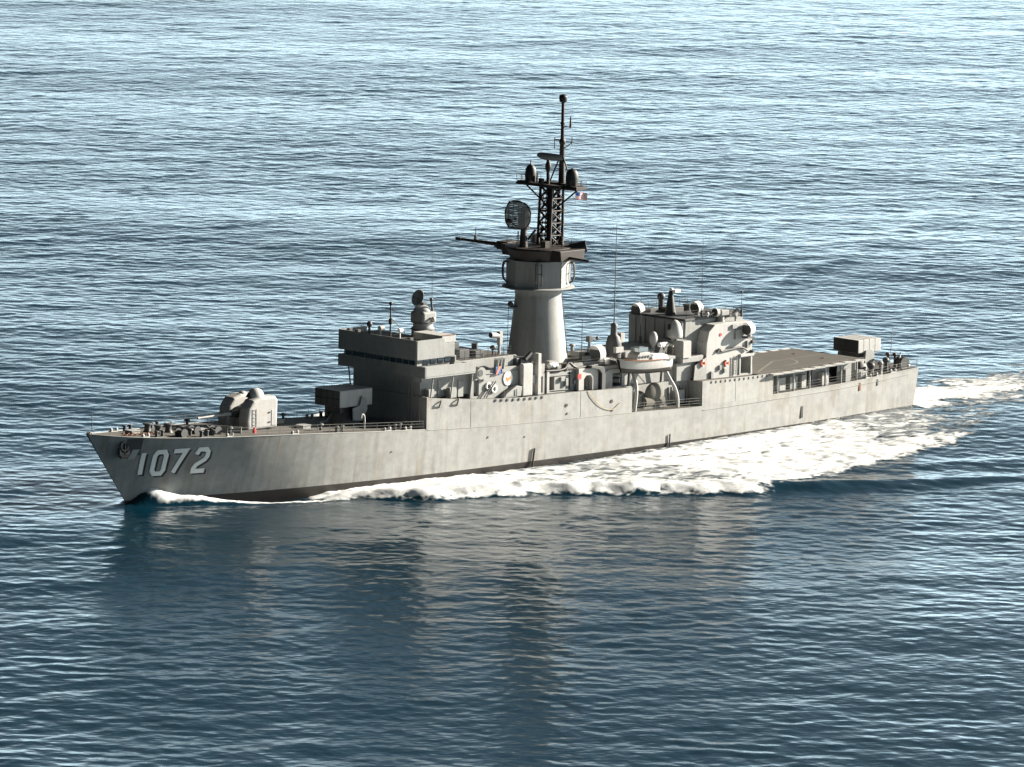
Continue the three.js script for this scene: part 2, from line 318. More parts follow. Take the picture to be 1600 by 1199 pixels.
// hull: shell, boot topping, transom
const side = (t0, t1, nv) => sheet(130, nv, (p, b) => {
  const t = lerp(t0, t1, b), pp = Math.pow(p, 1.25), sd = 0.92 + pp * 133.1, sw = 6.97 + pp * 126.35, yd = deckY(sd);
  if (t >= 0) return [lerp(sw, sd, t), t * yd, lerp(waterZ(sw), deckZ(sd), Math.pow(t, 1.35))];
  return [sw - t * 1.2, t * 4, waterZ(sw) * (1 + 0.28 * t)];
}, true);
const BT = 0.075;
const hull = part('hull', [both(side(BT, 1, 16))], M.hull, ship);
part('transom', [sheet(8, 16, (a, b) => { const t = lerp(BT, 1, b), w = lerp(4.45, 4.6, Math.pow(t, 1.35)); return [lerp(133.32, 134.02, t), t * 5.0, lerp(-w, w, a)]; }, true)], M.hull, hull);
{ // smooth shading for the shell
  const g = mergeVertices((() => { const q = hull.geometry.clone(); q.deleteAttribute('normal'); q.deleteAttribute('uv'); return q; })(), 1e-4); g.computeVertexNormals(); hull.geometry = boxUV(g);
  const p = g.attributes.position, uv = g.attributes.uv; for (let i = 0; i < p.count; i++) uv.setXY(i, p.getX(i), p.getY(i));
}
part('boot_topping', [both(side(-0.8, BT, 6)), sheet(8, 4, (a, b) => { const t = lerp(-0.3, BT, b), w = 4.45; return [133.32 + Math.max(0, t) * 0.7, t * 5, lerp(-w, w, a)]; }, true)], M.boot, hull);
pair('gunwale_bar', pipe([1, 4, 8, 14, 20, 28, 37, 46].map((s) => [s, deckY(s) + 0.03, deckZ(s) - 0.03]), 0.06, 5, 60), M.grey, hull);
pair('gunwale_bar', pipe([105, 112, 120, 127, 134].map((s) => [s, deckY(s) + 0.03, deckZ(s) - 0.03]), 0.06, 5, 40), M.grey, hull);
pair('rubbing_strake', pipe([46.4, 55, 65, 72, 79.8].map((s) => [s, deckY(s) - 0.05, deckZ(s) + 0.0]), 0.05, 5, 40), M.hull, hull);
pair('rubbing_strake', pipe([92.2, 98, 105, 115, 125, 132].map((s) => [s, deckY(s) - 0.55, deckZ(s) - 0.02]), 0.05, 5, 40), M.hull, hull);
// hull numbers: raised plate digits, white on black
const digitPaths = { 1: [[[0.62, 0], [0.62, 1]]], 0: [[[0.24, 0.2], [0.24, 0.8], [0.5, 1], [0.76, 0.8], [0.76, 0.2], [0.5, 0], [0.24, 0.2]]].map(() => [[0.08, 0.16], [0.08, 0.84], [0.25, 1], [0.75, 1], [0.92, 0.84], [0.92, 0.16], [0.75, 0], [0.25, 0], [0.08, 0.16]]), 7: [[[0.0, 1], [0.95, 1], [0.28, 0]]], 2: [[[0.05, 0.78], [0.2, 1], [0.72, 1], [0.92, 0.86], [0.92, 0.66], [0.78, 0.52], [0.2, 0.3], [0.05, 0.12], [0.05, 0], [0.92, 0]]] };
function stroke(path, w) {                                 // outline of a bent stroke with mitred corners
  const L = [], Rr = [];
  path.forEach((p, i) => {
    const a = path[i - 1] || (path[0][0] === path.at(-1)[0] && path[0][1] === path.at(-1)[1] ? path.at(-2) : null), c = path[i + 1] || (path[0][0] === path.at(-1)[0] && path[0][1] === path.at(-1)[1] ? path[1] : null);
    const d1 = a ? new THREE.Vector2(p[0] - a[0], p[1] - a[1]).normalize() : null, d2 = c ? new THREE.Vector2(c[0] - p[0], c[1] - p[1]).normalize() : null;
    const t = (d1 && d2 ? d1.clone().add(d2) : d1 || d2).clone().normalize(), n = new THREE.Vector2(-t.y, t.x), k = w / 2 / Math.max(0.5, d1 && d2 ? n.dot(new THREE.Vector2(-d1.y, d1.x)) : 1);
    L.push([p[0] + n.x * k, p[1] + n.y * k]); Rr.push([p[0] - n.x * k, p[1] - n.y * k]);
  });
  return [L, Rr];
}
function digit(ch, s0, y0, w, h, slant, lift, grow) {      // lies on the flared bow plating
  const out = [];
  for (const path of digitPaths[ch]) {
    const pp = path.map(([a, b]) => [a * w, b * h]), [L, Rr] = stroke(pp, 0.52 + grow), pos = [];
    const at = ([a, b], l) => { const y = y0 + b, s = s0 + a + slant * b; return [s, y, hullZ(s, y) + l]; };
    const fine = []; for (let i = 0; i < L.length - 1; i++) for (let k = 0; k < 6; k++) { const f = (q, t) => [lerp(q[i][0], q[i + 1][0], t), lerp(q[i][1], q[i + 1][1], t)]; fine.push([f(L, k / 6), f(L, (k + 1) / 6), f(Rr, k / 6), f(Rr, (k + 1) / 6)]); }
    for (const [a, b, c, d] of fine) { const A = at(a, lift), B = at(b, lift), C = at(c, lift), D = at(d, lift); pos.push(...A, ...C, ...B, ...B, ...C, ...D);
      for (const [p, q] of [[a, b], [d, c]]) { const P = at(p, lift), Q = at(q, lift), p2 = at(p, -0.02), q2 = at(q, -0.02); pos.push(...P, ...Q, ...p2, ...Q, ...q2, ...p2); } }
    const g = new THREE.BufferGeometry(); g.setAttribute('position', new THREE.Float32BufferAttribute(pos, 3)); g.computeVertexNormals(); out.push(g);
  }
  return out;
}
[['1', 7.03, 0.95], ['0', 8.83, 1.55], ['7', 11.05, 1.55], ['2', 13.8, 1.6]].forEach(([ch, s0, w], i) => {
  const y0 = 3.6; part('hull_digit', digit(ch, s0, y0, w, 2.58, -0.09, 0.07, 0), M.white, hull);
  part('hull_digit_shadow', digit(ch, s0 + 0.3, y0 - 0.18, w, 2.58, -0.09, 0.035, 0.0), M.black, hull);
});
// ship's side fittings
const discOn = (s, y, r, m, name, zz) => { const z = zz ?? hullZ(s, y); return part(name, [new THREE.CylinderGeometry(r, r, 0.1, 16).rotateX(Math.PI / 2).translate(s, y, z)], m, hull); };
for (const [s, y, r] of [[68.8, 6.5, 0.2], [76.4, 6.3, 0.2], [68.9, 5.5, 0.12], [76.5, 5.2, 0.14], [62, 3.4, 0.1], [56, 3.9, 0.12], [41, 3.6, 0.1]]) discOn(s, y, r, M.brownAndShade, 'discharge_port', y > deckY(s) ? deckZ(s) + 0.02 : undefined);  // dark discs: the shade inside open ports, put into the colour
for (const s of [48.1, 50.9]) { part('ladder_rung', [pipe([[s + 0.45, 8.85, deckZ(s)], [s + 0.1, 8.8, deckZ(s) + 0.25], [s - 0.1, 8.5, deckZ(s) + 0.28], [s + 0.05, 8.1, deckZ(s)]], 0.09)], M.dark, hull); }
part('overboard_pipe', [rod([63.3, -0.3, 7.12], [63.6, 1.9, 7.16], 0.12)], M.black, hull);
part('overboard_pipe', [rod([86.5, -0.3, 7.05], [86.5, 1.4, 7.12], 0.09)], M.brownAndShade, hull);
part('fender_post', [bx(110.5, 110.95, 1.0, 2.5, hullZ(110.7, 1.5) - 0.05, hullZ(110.7, 1.8) + 0.08)], M.black, hull);
part('fender_post', [bx(121.8, 122.15, 3.3, 4.3, hullZ(122, 3.3) - 0.05, hullZ(122, 4) + 0.07)], M.rust, hull);
part('fender_post', [bx(125.4, 125.7, 3.6, 4.4, hullZ(125.5, 3.6) - 0.05, hullZ(125.5, 4) + 0.07)], M.dark, hull);
for (const z of [1]) { // bow: hawse lip and anchor pocket with its bright billboard plate
  part('hawse_pipe', [ring(4.9, 7.15, 1.75, 0.52, 0.16)], M.dark, hull);
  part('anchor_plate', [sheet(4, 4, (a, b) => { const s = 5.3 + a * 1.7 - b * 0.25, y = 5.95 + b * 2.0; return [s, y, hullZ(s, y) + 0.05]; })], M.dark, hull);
  part('billboard_plate', [sheet(3, 3, (a, b) => { const s = 5.75 + a * 0.75 + b * 0.25, y = 5.5 + b * 1.15; return [s, y, hullZ(s, y) + 0.075]; })], M.light, hull);  // light grey plate lying over the dark anchor plate
}
pair('bow_chock', ring(1.35, 8.6, 0.2, 0.2, 0.09), M.grey, hull);

// main deck
const deck = part('main_deck', [sheet(120, 8, (a, b) => { const s = 0.95 + a * 133.05, w = deckZ(s) - 0.02; return [s, deckY(s) + 0.02 + 0.12 * (1 - Math.pow(2 * b - 1, 2)), lerp(w, -w, b)]; })], M.deck, ship);
const bitts = (s, z, y = deckY(s)) => part('bollard', [bx(s - 0.7, s + 0.7, y, y + 0.12, z - 0.28, z + 0.28), ...[-0.42, 0.42].map((d) => lath([[0.2, y + 0.1], [0.19, y + 0.62], [0.27, y + 0.66], [0.27, y + 0.76], [0.02, y + 0.8]], s + d, z, 12))], M.dark, deck);
for (const [s, z] of [[9.2, 2.7], [9.2, -2.7], [14.5, 4.2], [14.5, -4.2], [33.5, 5.9], [33.5, -5.9], [42.3, 6.2], [42.3, -6.2], [124.5, 4.6], [124.5, -4.6], [130.8, 3.9], [130.8, -3.9]]) bitts(s, z);
const chock = (s, z) => part('fairlead', [bx(s - 0.55, s + 0.55, deckY(s), deckY(s) + 0.14, z - 0.15, z + 0.15), ball(s - 0.4, deckY(s) + 0.28, z, 0.2, 0.22, 0.16, 10), ball(s + 0.4, deckY(s) + 0.28, z, 0.2, 0.22, 0.16, 10)], M.light, deck);
for (const s of [7.2, 17.5, 26.5, 40.4, 43.6]) { chock(s, deckZ(s) - 0.35); chock(s, -deckZ(s) + 0.35); }
for (const [s, z] of [[10.6, 0.9], [10.6, -0.9], [12.9, 0]]) { const y = deckY(s); part('capstan', [lath([[0.55, y], [0.5, y + 0.2], [0.34, y + 0.45], [0.36, y + 0.9], [0.55, y + 1.05], [0.5, y + 1.15], [0.02, y + 1.2]], s, z, 16)], M.dark, deck); }
part('anchor_chain', [...Array(14)].map((_, i) => { const s = 4.9 + i * 0.4; return new THREE.TorusGeometry(0.17, 0.05, 6, 10).rotateX(i % 2 ? Math.PI / 2 : 0.5).translate(s, deckY(s) + 0.22, 1.55 - i * 0.045); }), M.rust, deck);
for (const [s, z, w] of [[7.6, 0, 0.6], [16.6, 1.4, 0.55], [16.6, -1.6, 0.6], [31, 2.6, 0.6], [31.5, -2.6, 0.7]]) part('deck_hatch', [bx(s - w, s + w, deckY(s), deckY(s) + 0.45, z - w, z + w), bx(s - w - 0.06, s + w + 0.06, deckY(s) + 0.46, deckY(s) + 0.56, z - w - 0.06, z + w + 0.06)], M.grey, deck);
for (const [s, z] of [[13.6, 2.9], [18.9, 3.6], [18.9, -3.6], [31.8, 4.6], [34.5, -4.6]]) { const y = deckY(s); part('mushroom_vent', [post(s, y, y + 0.75, z, 0.16), lath([[0.02, y + 0.98], [0.3, y + 0.9], [0.38, y + 0.74], [0.34, y + 0.7]], s, z, 14)], M.dark, deck); }
for (const [s, z] of [[15.2, 1.8], [12, 3.2], [17.5, 2.7]]) { const y = deckY(s); part('hawser_reel', [rod([s, y + 0.5, z - 0.5], [s, y + 0.5, z + 0.5], 0.3, 0.3, 12), rod([s, y + 0.5, z - 0.56], [s, y + 0.5, z - 0.5], 0.5, 0.5, 14), rod([s, y + 0.5, z + 0.5], [s, y + 0.5, z + 0.56], 0.5, 0.5, 14), bx(s - 0.3, s + 0.3, y, y + 0.3, z - 0.5, z + 0.5)], M.dark, deck); }
part('fire_plug', [bx(22.0, 22.35, deckY(22), deckY(22) + 0.55, 3.9, 4.2), post(22.18, deckY(22) + 0.5, deckY(22) + 0.75, 4.05, 0.12)], M.red, deck);
{ // crooked vent pipe seen before the launcher
  const y = deckY(39); part('gooseneck_vent', [pipe([[38.6, y, 4.6], [38.6, y + 1.5, 4.6], [38.4, y + 1.8, 4.6], [38.15, y + 1.75, 4.6], [38.1, y + 1.4, 4.6]], 0.11)], M.light, deck);
}
const railRun = (s0, s1, n, sgn) => [...Array(n + 1)].map((_, i) => { const s = lerp(s0, s1, i / n); return [s, deckY(s) + 0.04, sgn * (deckZ(s) - 0.12)]; });
for (const g of [1, -1]) { part('guard_rail', rail(railRun(17, 45.8, 8, g), 1.0, 2.4, 0.028), M.grey, deck); part('guard_rail', rail(railRun(122.6, 133.8, 3, g), 1.0, 2.0, 0.03), M.grey, deck); }
part('guard_rail', rail([[133.8, deckY(133), 4.45], [133.8, deckY(133), -4.45]], 1.0, 2.0, 0.03), M.grey, deck);
part('jackstaff', [post(1.7, 8.55, 11.0, 0, 0.05, 0.03, 6)], M.dark, deck);
{ // low breakwater forward of the gun
  part('breakwater', [[1, -1].map((k) => ex([[0, 0], [0.12, 0], [0.35, 0.75], [0.27, 0.75]], 0, 4.4).rotateY(0.5 * k).translate(18.2, deckY(19), k > 0 ? 0 : 0))].flat(), M.grey, deck).visible = true;
}

// gun mount: two rounded shoulders with the barrel slot between them
const GY = deckY(25);
const pod = (z0, z1, d = 0) => ex([[22.75 + d, GY + 0.2], [27.3, GY + 0.2], [27.4, GY + 3.3], [27.0, GY + 3.85], [24.7 + d, GY + 3.9], [23.6 + d, GY + 3.6], [22.85 + d, GY + 2.7], [22.6 + d, GY + 1.2]], z0, z1, 0.34);
const gun = part('gun_turret', [pod(0.7, 2.35), pod(-2.45, -0.7, -0.2), ex([[23.5, GY + 0.4], [27.2, GY + 0.4], [27.3, GY + 3.1], [25.2, GY + 3.1], [23.9, GY + 2.2]], -0.85, 0.85)], M.light, ship);
part('base_ring', [post(25.0, GY - 0.1, GY + 0.4, 0, 2.0, 1.95, 28)], M.light, gun);
part('gun_mantlet', [rod([24.0, GY + 1.95, -0.6], [24.0, GY + 1.95, 0.6], 0.72, 0.72, 18), rod([24.0, GY + 1.95, 0], [22.2, GY + 1.95, 0], 0.42, 0.34, 14)], M.dark, gun);
const brl = part('gun_barrel', [rod([22.2, GY + 1.95, 0], [17.3, GY + 1.9, 0], 0.16, 0.1, 12), rod([22.3, GY + 1.95, 0], [20.8, GY + 1.94, 0], 0.22, 0.18, 12)], M.light, gun);
part('muzzle_ring', [rod([17.5, GY + 1.9, 0], [17.25, GY + 1.9, 0], 0.15, 0.15, 12)], M.light, brl);
{
  const hood = part('sight_hood', [lath([[0.85, 0], [0.8, 0.35], [0.6, 0.68], [0.3, 0.86], [0.02, 0.9]], 0, 0, 18).scale(1.25, 1.2, 1.0).translate(25.0, GY + 3.7, 1.1)], M.light, gun);
  part('hood_front', [ex([[-0.5, 0], [0.45, 0.05], [0.02, 0.62]], -0.02, 0.05).rotateY(-Math.PI / 2).scale(1, 1, 0.9).translate(23.9, GY + 3.78, 1.1)], M.black, hood);  // black patch over the front of the hood
  part('sight_hood', [ball(25.2, GY + 3.7, -1.3, 0.6, 0.45, 0.5)], M.light, gun);
}
for (const y of [0.9, 2.0]) part('access_handle', [bx(25.9, 26.2, GY + y, GY + y + 0.14, 2.34, 2.46)], M.dark, gun);
part('access_door', [bx(26.3, 27.0, GY + 0.55, GY + 2.3, 2.32, 2.39)], M.light, gun);
part('side_ladder', [rod([23.48, GY + 0.6, 2.4], [23.48, GY + 2.6, 2.4], 0.03), rod([24.02, GY + 0.6, 2.4], [24.02, GY + 2.6, 2.4], 0.03), ...[...Array(5)].map((_, i) => rod([23.5, GY + 0.8 + i * 0.42, 2.4], [24.0, GY + 0.8 + i * 0.42, 2.4], 0.03))], M.grey, gun);

// box launcher for anti-submarine rockets
function boxLauncher(name, s0, s1, y0, y1, hw, tiers, cols, mat, parent, faceMat) {
  const L = part(name, [bx(s0, s1, y0, y1, -hw, hw, 0.08)], mat, parent);
  part('face_plate', [bx(s0 - 0.03, s0 + 0.01, y0 + 0.04, y1 - 0.04, -hw + 0.04, hw - 0.04, 0)], M.black, L);
  for (let r = 0; r < tiers; r++) for (let c = 0; c < cols; c++) {
    const w = 2 * hw / cols, h = (y1 - y0) / tiers;
    part('cell_door', [bx(s0 - 0.06, s0 + 0.02, y0 + r * h + 0.07, y0 + (r + 1) * h - 0.07, -hw + c * w + 0.07, -hw + (c + 1) * w - 0.07)], faceMat, L);
  }
  for (let k = 1; k < 4; k++) part('stiffening_rib', [bx(lerp(s0, s1, k / 4) - 0.03, lerp(s0, s1, k / 4) + 0.03, y0 - 0.02, y1 + 0.02, -hw - 0.02, hw + 0.02, 0)], mat, L);
  return L;
}
const asroc = boxLauncher('rocket_launcher', 37.1, 42.2, 8.45, 10.4, 2.1, 2, 4, M.light, ship, M.dark);
{
  const y = deckY(39.6);
  part('launcher_pedestal', [lath([[1.9, y], [1.9, y + 0.5], [1.45, y + 1.2], [1.3, y + 2.2], [0.9, y + 2.5]], 39.6, 0, 24), bx(37.9, 41.3, y + 1.6, y + 2.4, -1.3, 1.3)], M.dark, asroc);
  for (const z of [2.18, -2.4]) part('trunnion_arm', [ex([[39.0, y + 0.8], [40.4, y + 0.7], [41.2, y + 2.0], [41.0, y + 3.2], [40.3, y + 3.5], [40.0, y + 2.5], [38.9, y + 2.2]], z, z + 0.22, 0.05)], M.grey, asroc);
  part('loading_platform', [bx(37.4, 44.5, y + 0.05, y + 0.25, -2.6, 2.6)], M.dark, asroc);
}
// ------------------------------------------------------------------ upper side plating and 01 deck
const plating = (s0, s1, n) => {                           // carries the ship's side up one level, 0.14 m thick
  const f = (k) => sheet(n, 4, (a, b) => { const s = lerp(s0, s1, a); return [s, lerp(deckY(s) + 0.005, y01(s), b), deckZ(s) - k]; }, true);
  const cap = sheet(n, 1, (a, b) => { const s = lerp(s0, s1, a); return [s, y01(s), deckZ(s) - b * 0.14]; }, true);
  const end = (s) => sheet(1, 1, (a, b) => [s, lerp(deckY(s), y01(s), b), deckZ(s) - a * 0.14], s === s0);
  return [f(0.004), f(0.14), cap, end(s0), end(s1)];
};
const [housing] = pair('side_plating', plating(46.2, 79.9, 34), M.hull, ship);
const [housingAft] = pair('side_plating', plating(92.0, 105.0, 14), M.hull, ship);
part('edge_bracket', [...Array(9)].map((_, i) => bx(57 + i * 0.95, 57.3 + i * 0.95, y01(57 + i) - 0.34, y01(57 + i) - 0.04, 7.08, 7.2)), M.dark, housing);
part('edge_bracket', [...Array(13)].map((_, i) => bx(93.5 + i * 0.85, 93.68 + i * 0.85, y01(95 + i * 0.85) - 0.36, y01(95 + i * 0.85) - 0.06, deckZ(94 + i * 0.85) - 0.02, deckZ(94 + i * 0.85) + 0.08)), M.dark, housingAft);
for (const s of [53.2, 71.2, 98]) part('weld_seam', [rod([s, deckY(s), deckZ(s)], [s, y01(s), deckZ(s)], 0.02, 0.02, 4)], M.hull, s < 90 ? housing : housingAft);
part('hanging_hose', [pipe([[72.3, 7.9, 7.15], [72.9, 7.2, 7.2], [74.5, 5.9, 7.2], [76.4, 5.3, 7.18], [77.8, 6.0, 7.18]], 0.035)], M.rope, housing);
const deck01 = part('upper_deck', [sheet(34, 2, (a, b) => { const s = 46.3 + a * 33.6, w = deckZ(s) - 0.16; return [s, y01(s) - 0.07, lerp(w, -w, b)]; }), sheet(12, 2, (a, b) => { const s = 79.9 + a * 12.1; return [s, y01(s) - 0.07, lerp(4.6, -4.6, b)]; }), sheet(12, 2, (a, b) => { const s = 92 + a * 11.2, w = deckZ(s) - 0.16; return [s, y01(s) - 0.07, lerp(w, -w, b)]; })], M.deck, ship);

// forward house front, from the main deck up to the bridge wings
const house = part('forward_house', [
  bx(46.2, 46.5, deckY(46) - 0.1, 9.42, -6.9, 6.9, 0.04),
  bx(46.35, 62.4, 9.0, 11.62, -5.6, 5.6, 0.06),
  cut(bx(54.2, 66.2, y01(60) - 0.2, 11.55, -6.0, 6.0, 0), [[54.6, 55.45, y01(54.6) + 0.15, y01(54.6) + 2.05, 4.6, 6.2], [65.2, 65.95, y01(65.5) + 0.12, y01(65.5) + 2.05, 4.6, 6.2]]),
], M.grey, ship);
for (const [z, y] of [[-4.6, 6.0], [2.6, 6.0]]) part('door', [bx(46.12, 46.22, y, y + 1.85, z, z + 0.85)], M.grey, house);
part('notice_plate', [bx(46.26, 46.36, 11.0, 11.55, 4.6, 6.0)], M.light, house);
for (const z of [-6.2, -3.1, 0, 3.1, 5.8]) part('front_stiffener', [bx(46.1, 46.2, deckY(46) + 0.1, 9.3, z - 0.06, z + 0.06)], M.grey, house);
part('vertical_ladder', [rod([46.05, 5.9, 4.1], [46.05, 11.3, 4.1], 0.05), rod([46.05, 5.9, 4.6], [46.05, 11.3, 4.6], 0.05), ...[...Array(14)].map((_, i) => rod([46.05, 6.2 + i * 0.38, 4.1], [46.05, 6.2 + i * 0.38, 4.6], 0.03))], M.grey, house);
for (const [s, z] of [[49.2, 5.62], [52.4, 5.62]]) part('door', [bx(s, s + 0.85, y01(s) + 0.1, y01(s) + 2.0, z, z + 0.06)], M.grey, house);
for (const [s, w, h] of [[47.0, 0.9, 0.9], [50.4, 1.1, 1.2]]) part('ready_locker', [bx(s, s + w, y01(s), y01(s) + h, 5.75, 6.4)], M.grey, house);
for (const [s, y] of [[47, 9.2], [50.2, 8.9], [53.3, 8.6]]) pair('wing_support', rod([s, y, 6.7], [s, 11.6, 7.1], 0.09), M.grey, house);
// painted boards and fittings on the port wall
{
  const b = part('insignia_board', [new THREE.CylinderGeometry(0.72, 0.72, 0.08, 28).scale(1, 1, 1.15).rotateX(Math.PI / 2).translate(60.1, 10.35, 6.06)], M.white, house);
  part('insignia_mark', [ex([[59.72, 10.55], [60.1, 10.42], [60.48, 10.62], [60.5, 10.3], [60.05, 9.92], [59.78, 10.15]], 6.1, 6.13)], M.orange, b);
  const c = part('award_board', [bx(57.9, 58.75, 11.0, 11.9, 6.2, 6.26)], M.blue, house);
  part('award_stripe', [ex([[57.9, 11.0], [58.15, 11.0], [58.7, 11.9], [58.35, 11.9]], 6.26, 6.29)], M.orange, c);
}
for (const [s, y] of [[56.9, 9.7], [57.8, 9.3]]) part('fire_hose_rack', [ring(s, y, 6.12, 0.36, 0.12)], M.white, house);
for (const [a, b] of [[[55.9, 8.45, 6.4], [57.6, 10.2, 6.2]], [[56.3, 8.45, 6.4], [58.0, 10.2, 6.2]]]) part('inclined_ladder', [rod(a, b, 0.07)], M.dark, house);
part('ventilation_hood', [ex([[58.9, 8.2], [61.6, 8.2], [61.8, 9.3], [60.9, 9.5], [59.3, 8.7]], 6.05, 6.75, 0.05)], M.grey, house);
part('ventilation_hood', [bx(61.9, 63.6, 8.05, 11.9, 6.02, 6.7, 0.2)], M.light, house);
part('narrow_trunk', [bx(64.6, 65.15, 8.0, 12.9, 5.7, 6.5, 0.08)], M.light, house);  // narrow ventilation trunk; its sunlit look is put into the lighter paint
part('stowage_rack', [bx(58.6, 60.9, 8.15, 8.3, 6.3, 6.9), rod([58.7, 8.2, 6.85], [58.7, 9.1, 6.85], 0.05), rod([60.8, 8.2, 6.85], [60.8, 9.1, 6.85], 0.05)], M.dark, house);
part('cable_reel', [rod([55.0, 11.45, 6.0], [55.0, 11.45, 6.9], 0.72, 0.72, 18)], M.grey, house);
part('cable_reel_core', [rod([54.8, 11.5, 6.88], [54.8, 11.5, 6.94], 0.4, 0.4, 14)], M.dark, house);

// bridge wings, pilot house, flying bridge
const wings = part('bridge_wing', [bx(45.7, 53.6, 11.66, 11.82, -7.3, 7.3, 0.03), bx(45.5, 45.62, 11.68, 13.02, -7.3, 7.3, 0.03), ...both(bx(45.64, 53.6, 11.84, 13.02, 7.2, 7.32, 0.03)), ...both(bx(52.9, 53.02, 11.84, 12.9, 5.7, 7.18, 0.03))], M.grey, ship);
for (const z of [-5, -2.5, 0, 2.5, 5]) part('bulwark_bracket', [bx(45.42, 45.52, 11.75, 12.9, z - 0.04, z + 0.04)], M.grey, wings);
const bridge = part('pilot_house', [cut(bx(45.75, 52.6, 11.84, 13.02, -6.0, 6.0, 0), [[50.6, 51.4, 11.9, 13.1, 4.6, 6.2]]), cut(bx(45.35, 51.6, 13.02, 13.8, -6.1, 6.1, 0), [[50.6, 51.4, 13.0, 13.68, 4.6, 6.2]]), bx(44.9, 51.0, 13.8, 15.4, -6.45, 6.45, 0.06), bx(52.4, 61.8, 11.64, 12.85, -5.2, 5.2, 0.05)], M.grey, ship);
for (let i = 0; i < 11; i++) part('window', [bx(45.28, 45.36, 13.1, 13.72, -5.75 + i * 1.06, -4.85 + i * 1.06, 0)], M.glass, bridge);
for (let i = 0; i < 4; i++) part('window', [bx(46.3 + i * 1.15, 47.2 + i * 1.15, 13.1, 13.72, 6.09, 6.16, 0)], M.glass, bridge);
part('bulwark', [bx(44.78, 44.9, 13.75, 16.05, -6.5, 6.5, 0.03), ...both(bx(44.92, 49.3, 13.77, 16.03, 6.46, 6.58, 0.03))], M.grey, bridge);
part('corner_house', [bx(49.0, 51.2, 15.4, 16.25, 1.6, 6.4, 0.05)], M.light, bridge);
part('roof_edging', [bx(48.98, 51.22, 16.24, 16.3, 6.3, 6.44, 0)], M.rust, bridge);
{ // pelorus and lookout gear on the flying bridge
  const y = 15.4;
  part('pelorus', [post(46.4, y, y + 1.2, -3.0, 0.16), ball(46.4, y + 1.45, -3.0, 0.34, 0.36, 0.34)], M.dark, bridge);
  part('signal_lamp', [post(46.2, y, y + 1.0, -0.9, 0.08), rod([46.0, y + 1.2, -0.9], [46.6, y + 1.2, -0.9], 0.3, 0.34, 14)], M.light, bridge);
  part('signal_lamp', [post(46.9, y, y + 1.0, 1.6, 0.08), rod([46.7, y + 1.15, 1.6], [47.2, y + 1.15, 1.6], 0.26, 0.26, 14)], M.white, bridge);
  part('signal_mast', [post(46.6, y, 19.5, 0.3, 0.11, 0.08, 8), ball(46.6, 19.6, 0.3, 0.24, 0.2, 0.24, 10), post(46.6, 17.2, 17.8, 0.3, 0.22, 0.22, 10), rod([46.6, 18.9, -0.6], [46.6, 18.9, 1.2], 0.04), rod([46.6, 18.0, 0.3], [49.0, 15.9, 0.3], 0.04)], M.mast, bridge);
  for (const z of [-5.6, -4.2, 4.6]) part('speaker_box', [bx(45.2, 45.7, y, y + 0.8, z, z + 0.5)], M.dark, bridge);
}
// gun director on its barbette
const director = part('gun_director', [lath([[1.35, 15.4], [1.35, 16.3], [1.15, 16.5], [1.15, 16.9]], 52.0, 0.1, 24), bx(50.9, 53.1, 16.9, 18.3, -1.0, 1.3, 0.3), ball(51.8, 18.3, 0.1, 1.0, 0.7, 1.0)], M.grey, ship);
{
  const dish = part('director_dish', [lath([[0.02, 0], [0.4, 0.05], [0.75, 0.17], [0.98, 0.34], [0.95, 0.37], [0.4, 0.12], [0.02, 0.08]], 0, 0, 24).rotateZ(Math.PI / 2 - 0.35).translate(51.5, 19.75, 0.0)], M.grey, director);
  part('dish_feed', [rod([51.4, 19.7, 0], [50.5, 20.0, 0], 0.05), ball(50.5, 20.0, 0, 0.1)], M.dark, dish);
  part('dish_mount', [rod([51.9, 18.6, 0.1], [51.6, 19.7, 0.05], 0.22), bx(51.7, 52.3, 18.4, 19.3, -0.3, 0.4)], M.dark, director);
  part('director_telescope', [rod([52.7, 18.3, 0.9], [52.3, 19.6, 1.1], 0.14), ball(52.3, 19.7, 1.1, 0.22)], M.dark, director);
  for (const y of [16.2, 17.0]) part('director_step', [ring(52, y, 0.1, 1.42, 0.06, 'y')], M.dark, director);
  for (const [y, z] of [[17.3, 1.32], [17.7, -0.5]]) part('sight_port', [ball(52.4, y, z, 0.26, 0.26, 0.14)], M.dark, director);
  part('rangefinder_arm', [rod([52, 17.5, -1.4], [52, 17.5, 1.8], 0.16), ball(52, 17.5, 1.8, 0.26)], M.light, director);
}
part('whip_antenna', [rod([53.4, 16, 0.2], [53.2, 25.2, 0.2], 0.045, 0.02, 5), post(53.4, 15.4, 16.3, 0.2, 0.14)], M.dark, ship);
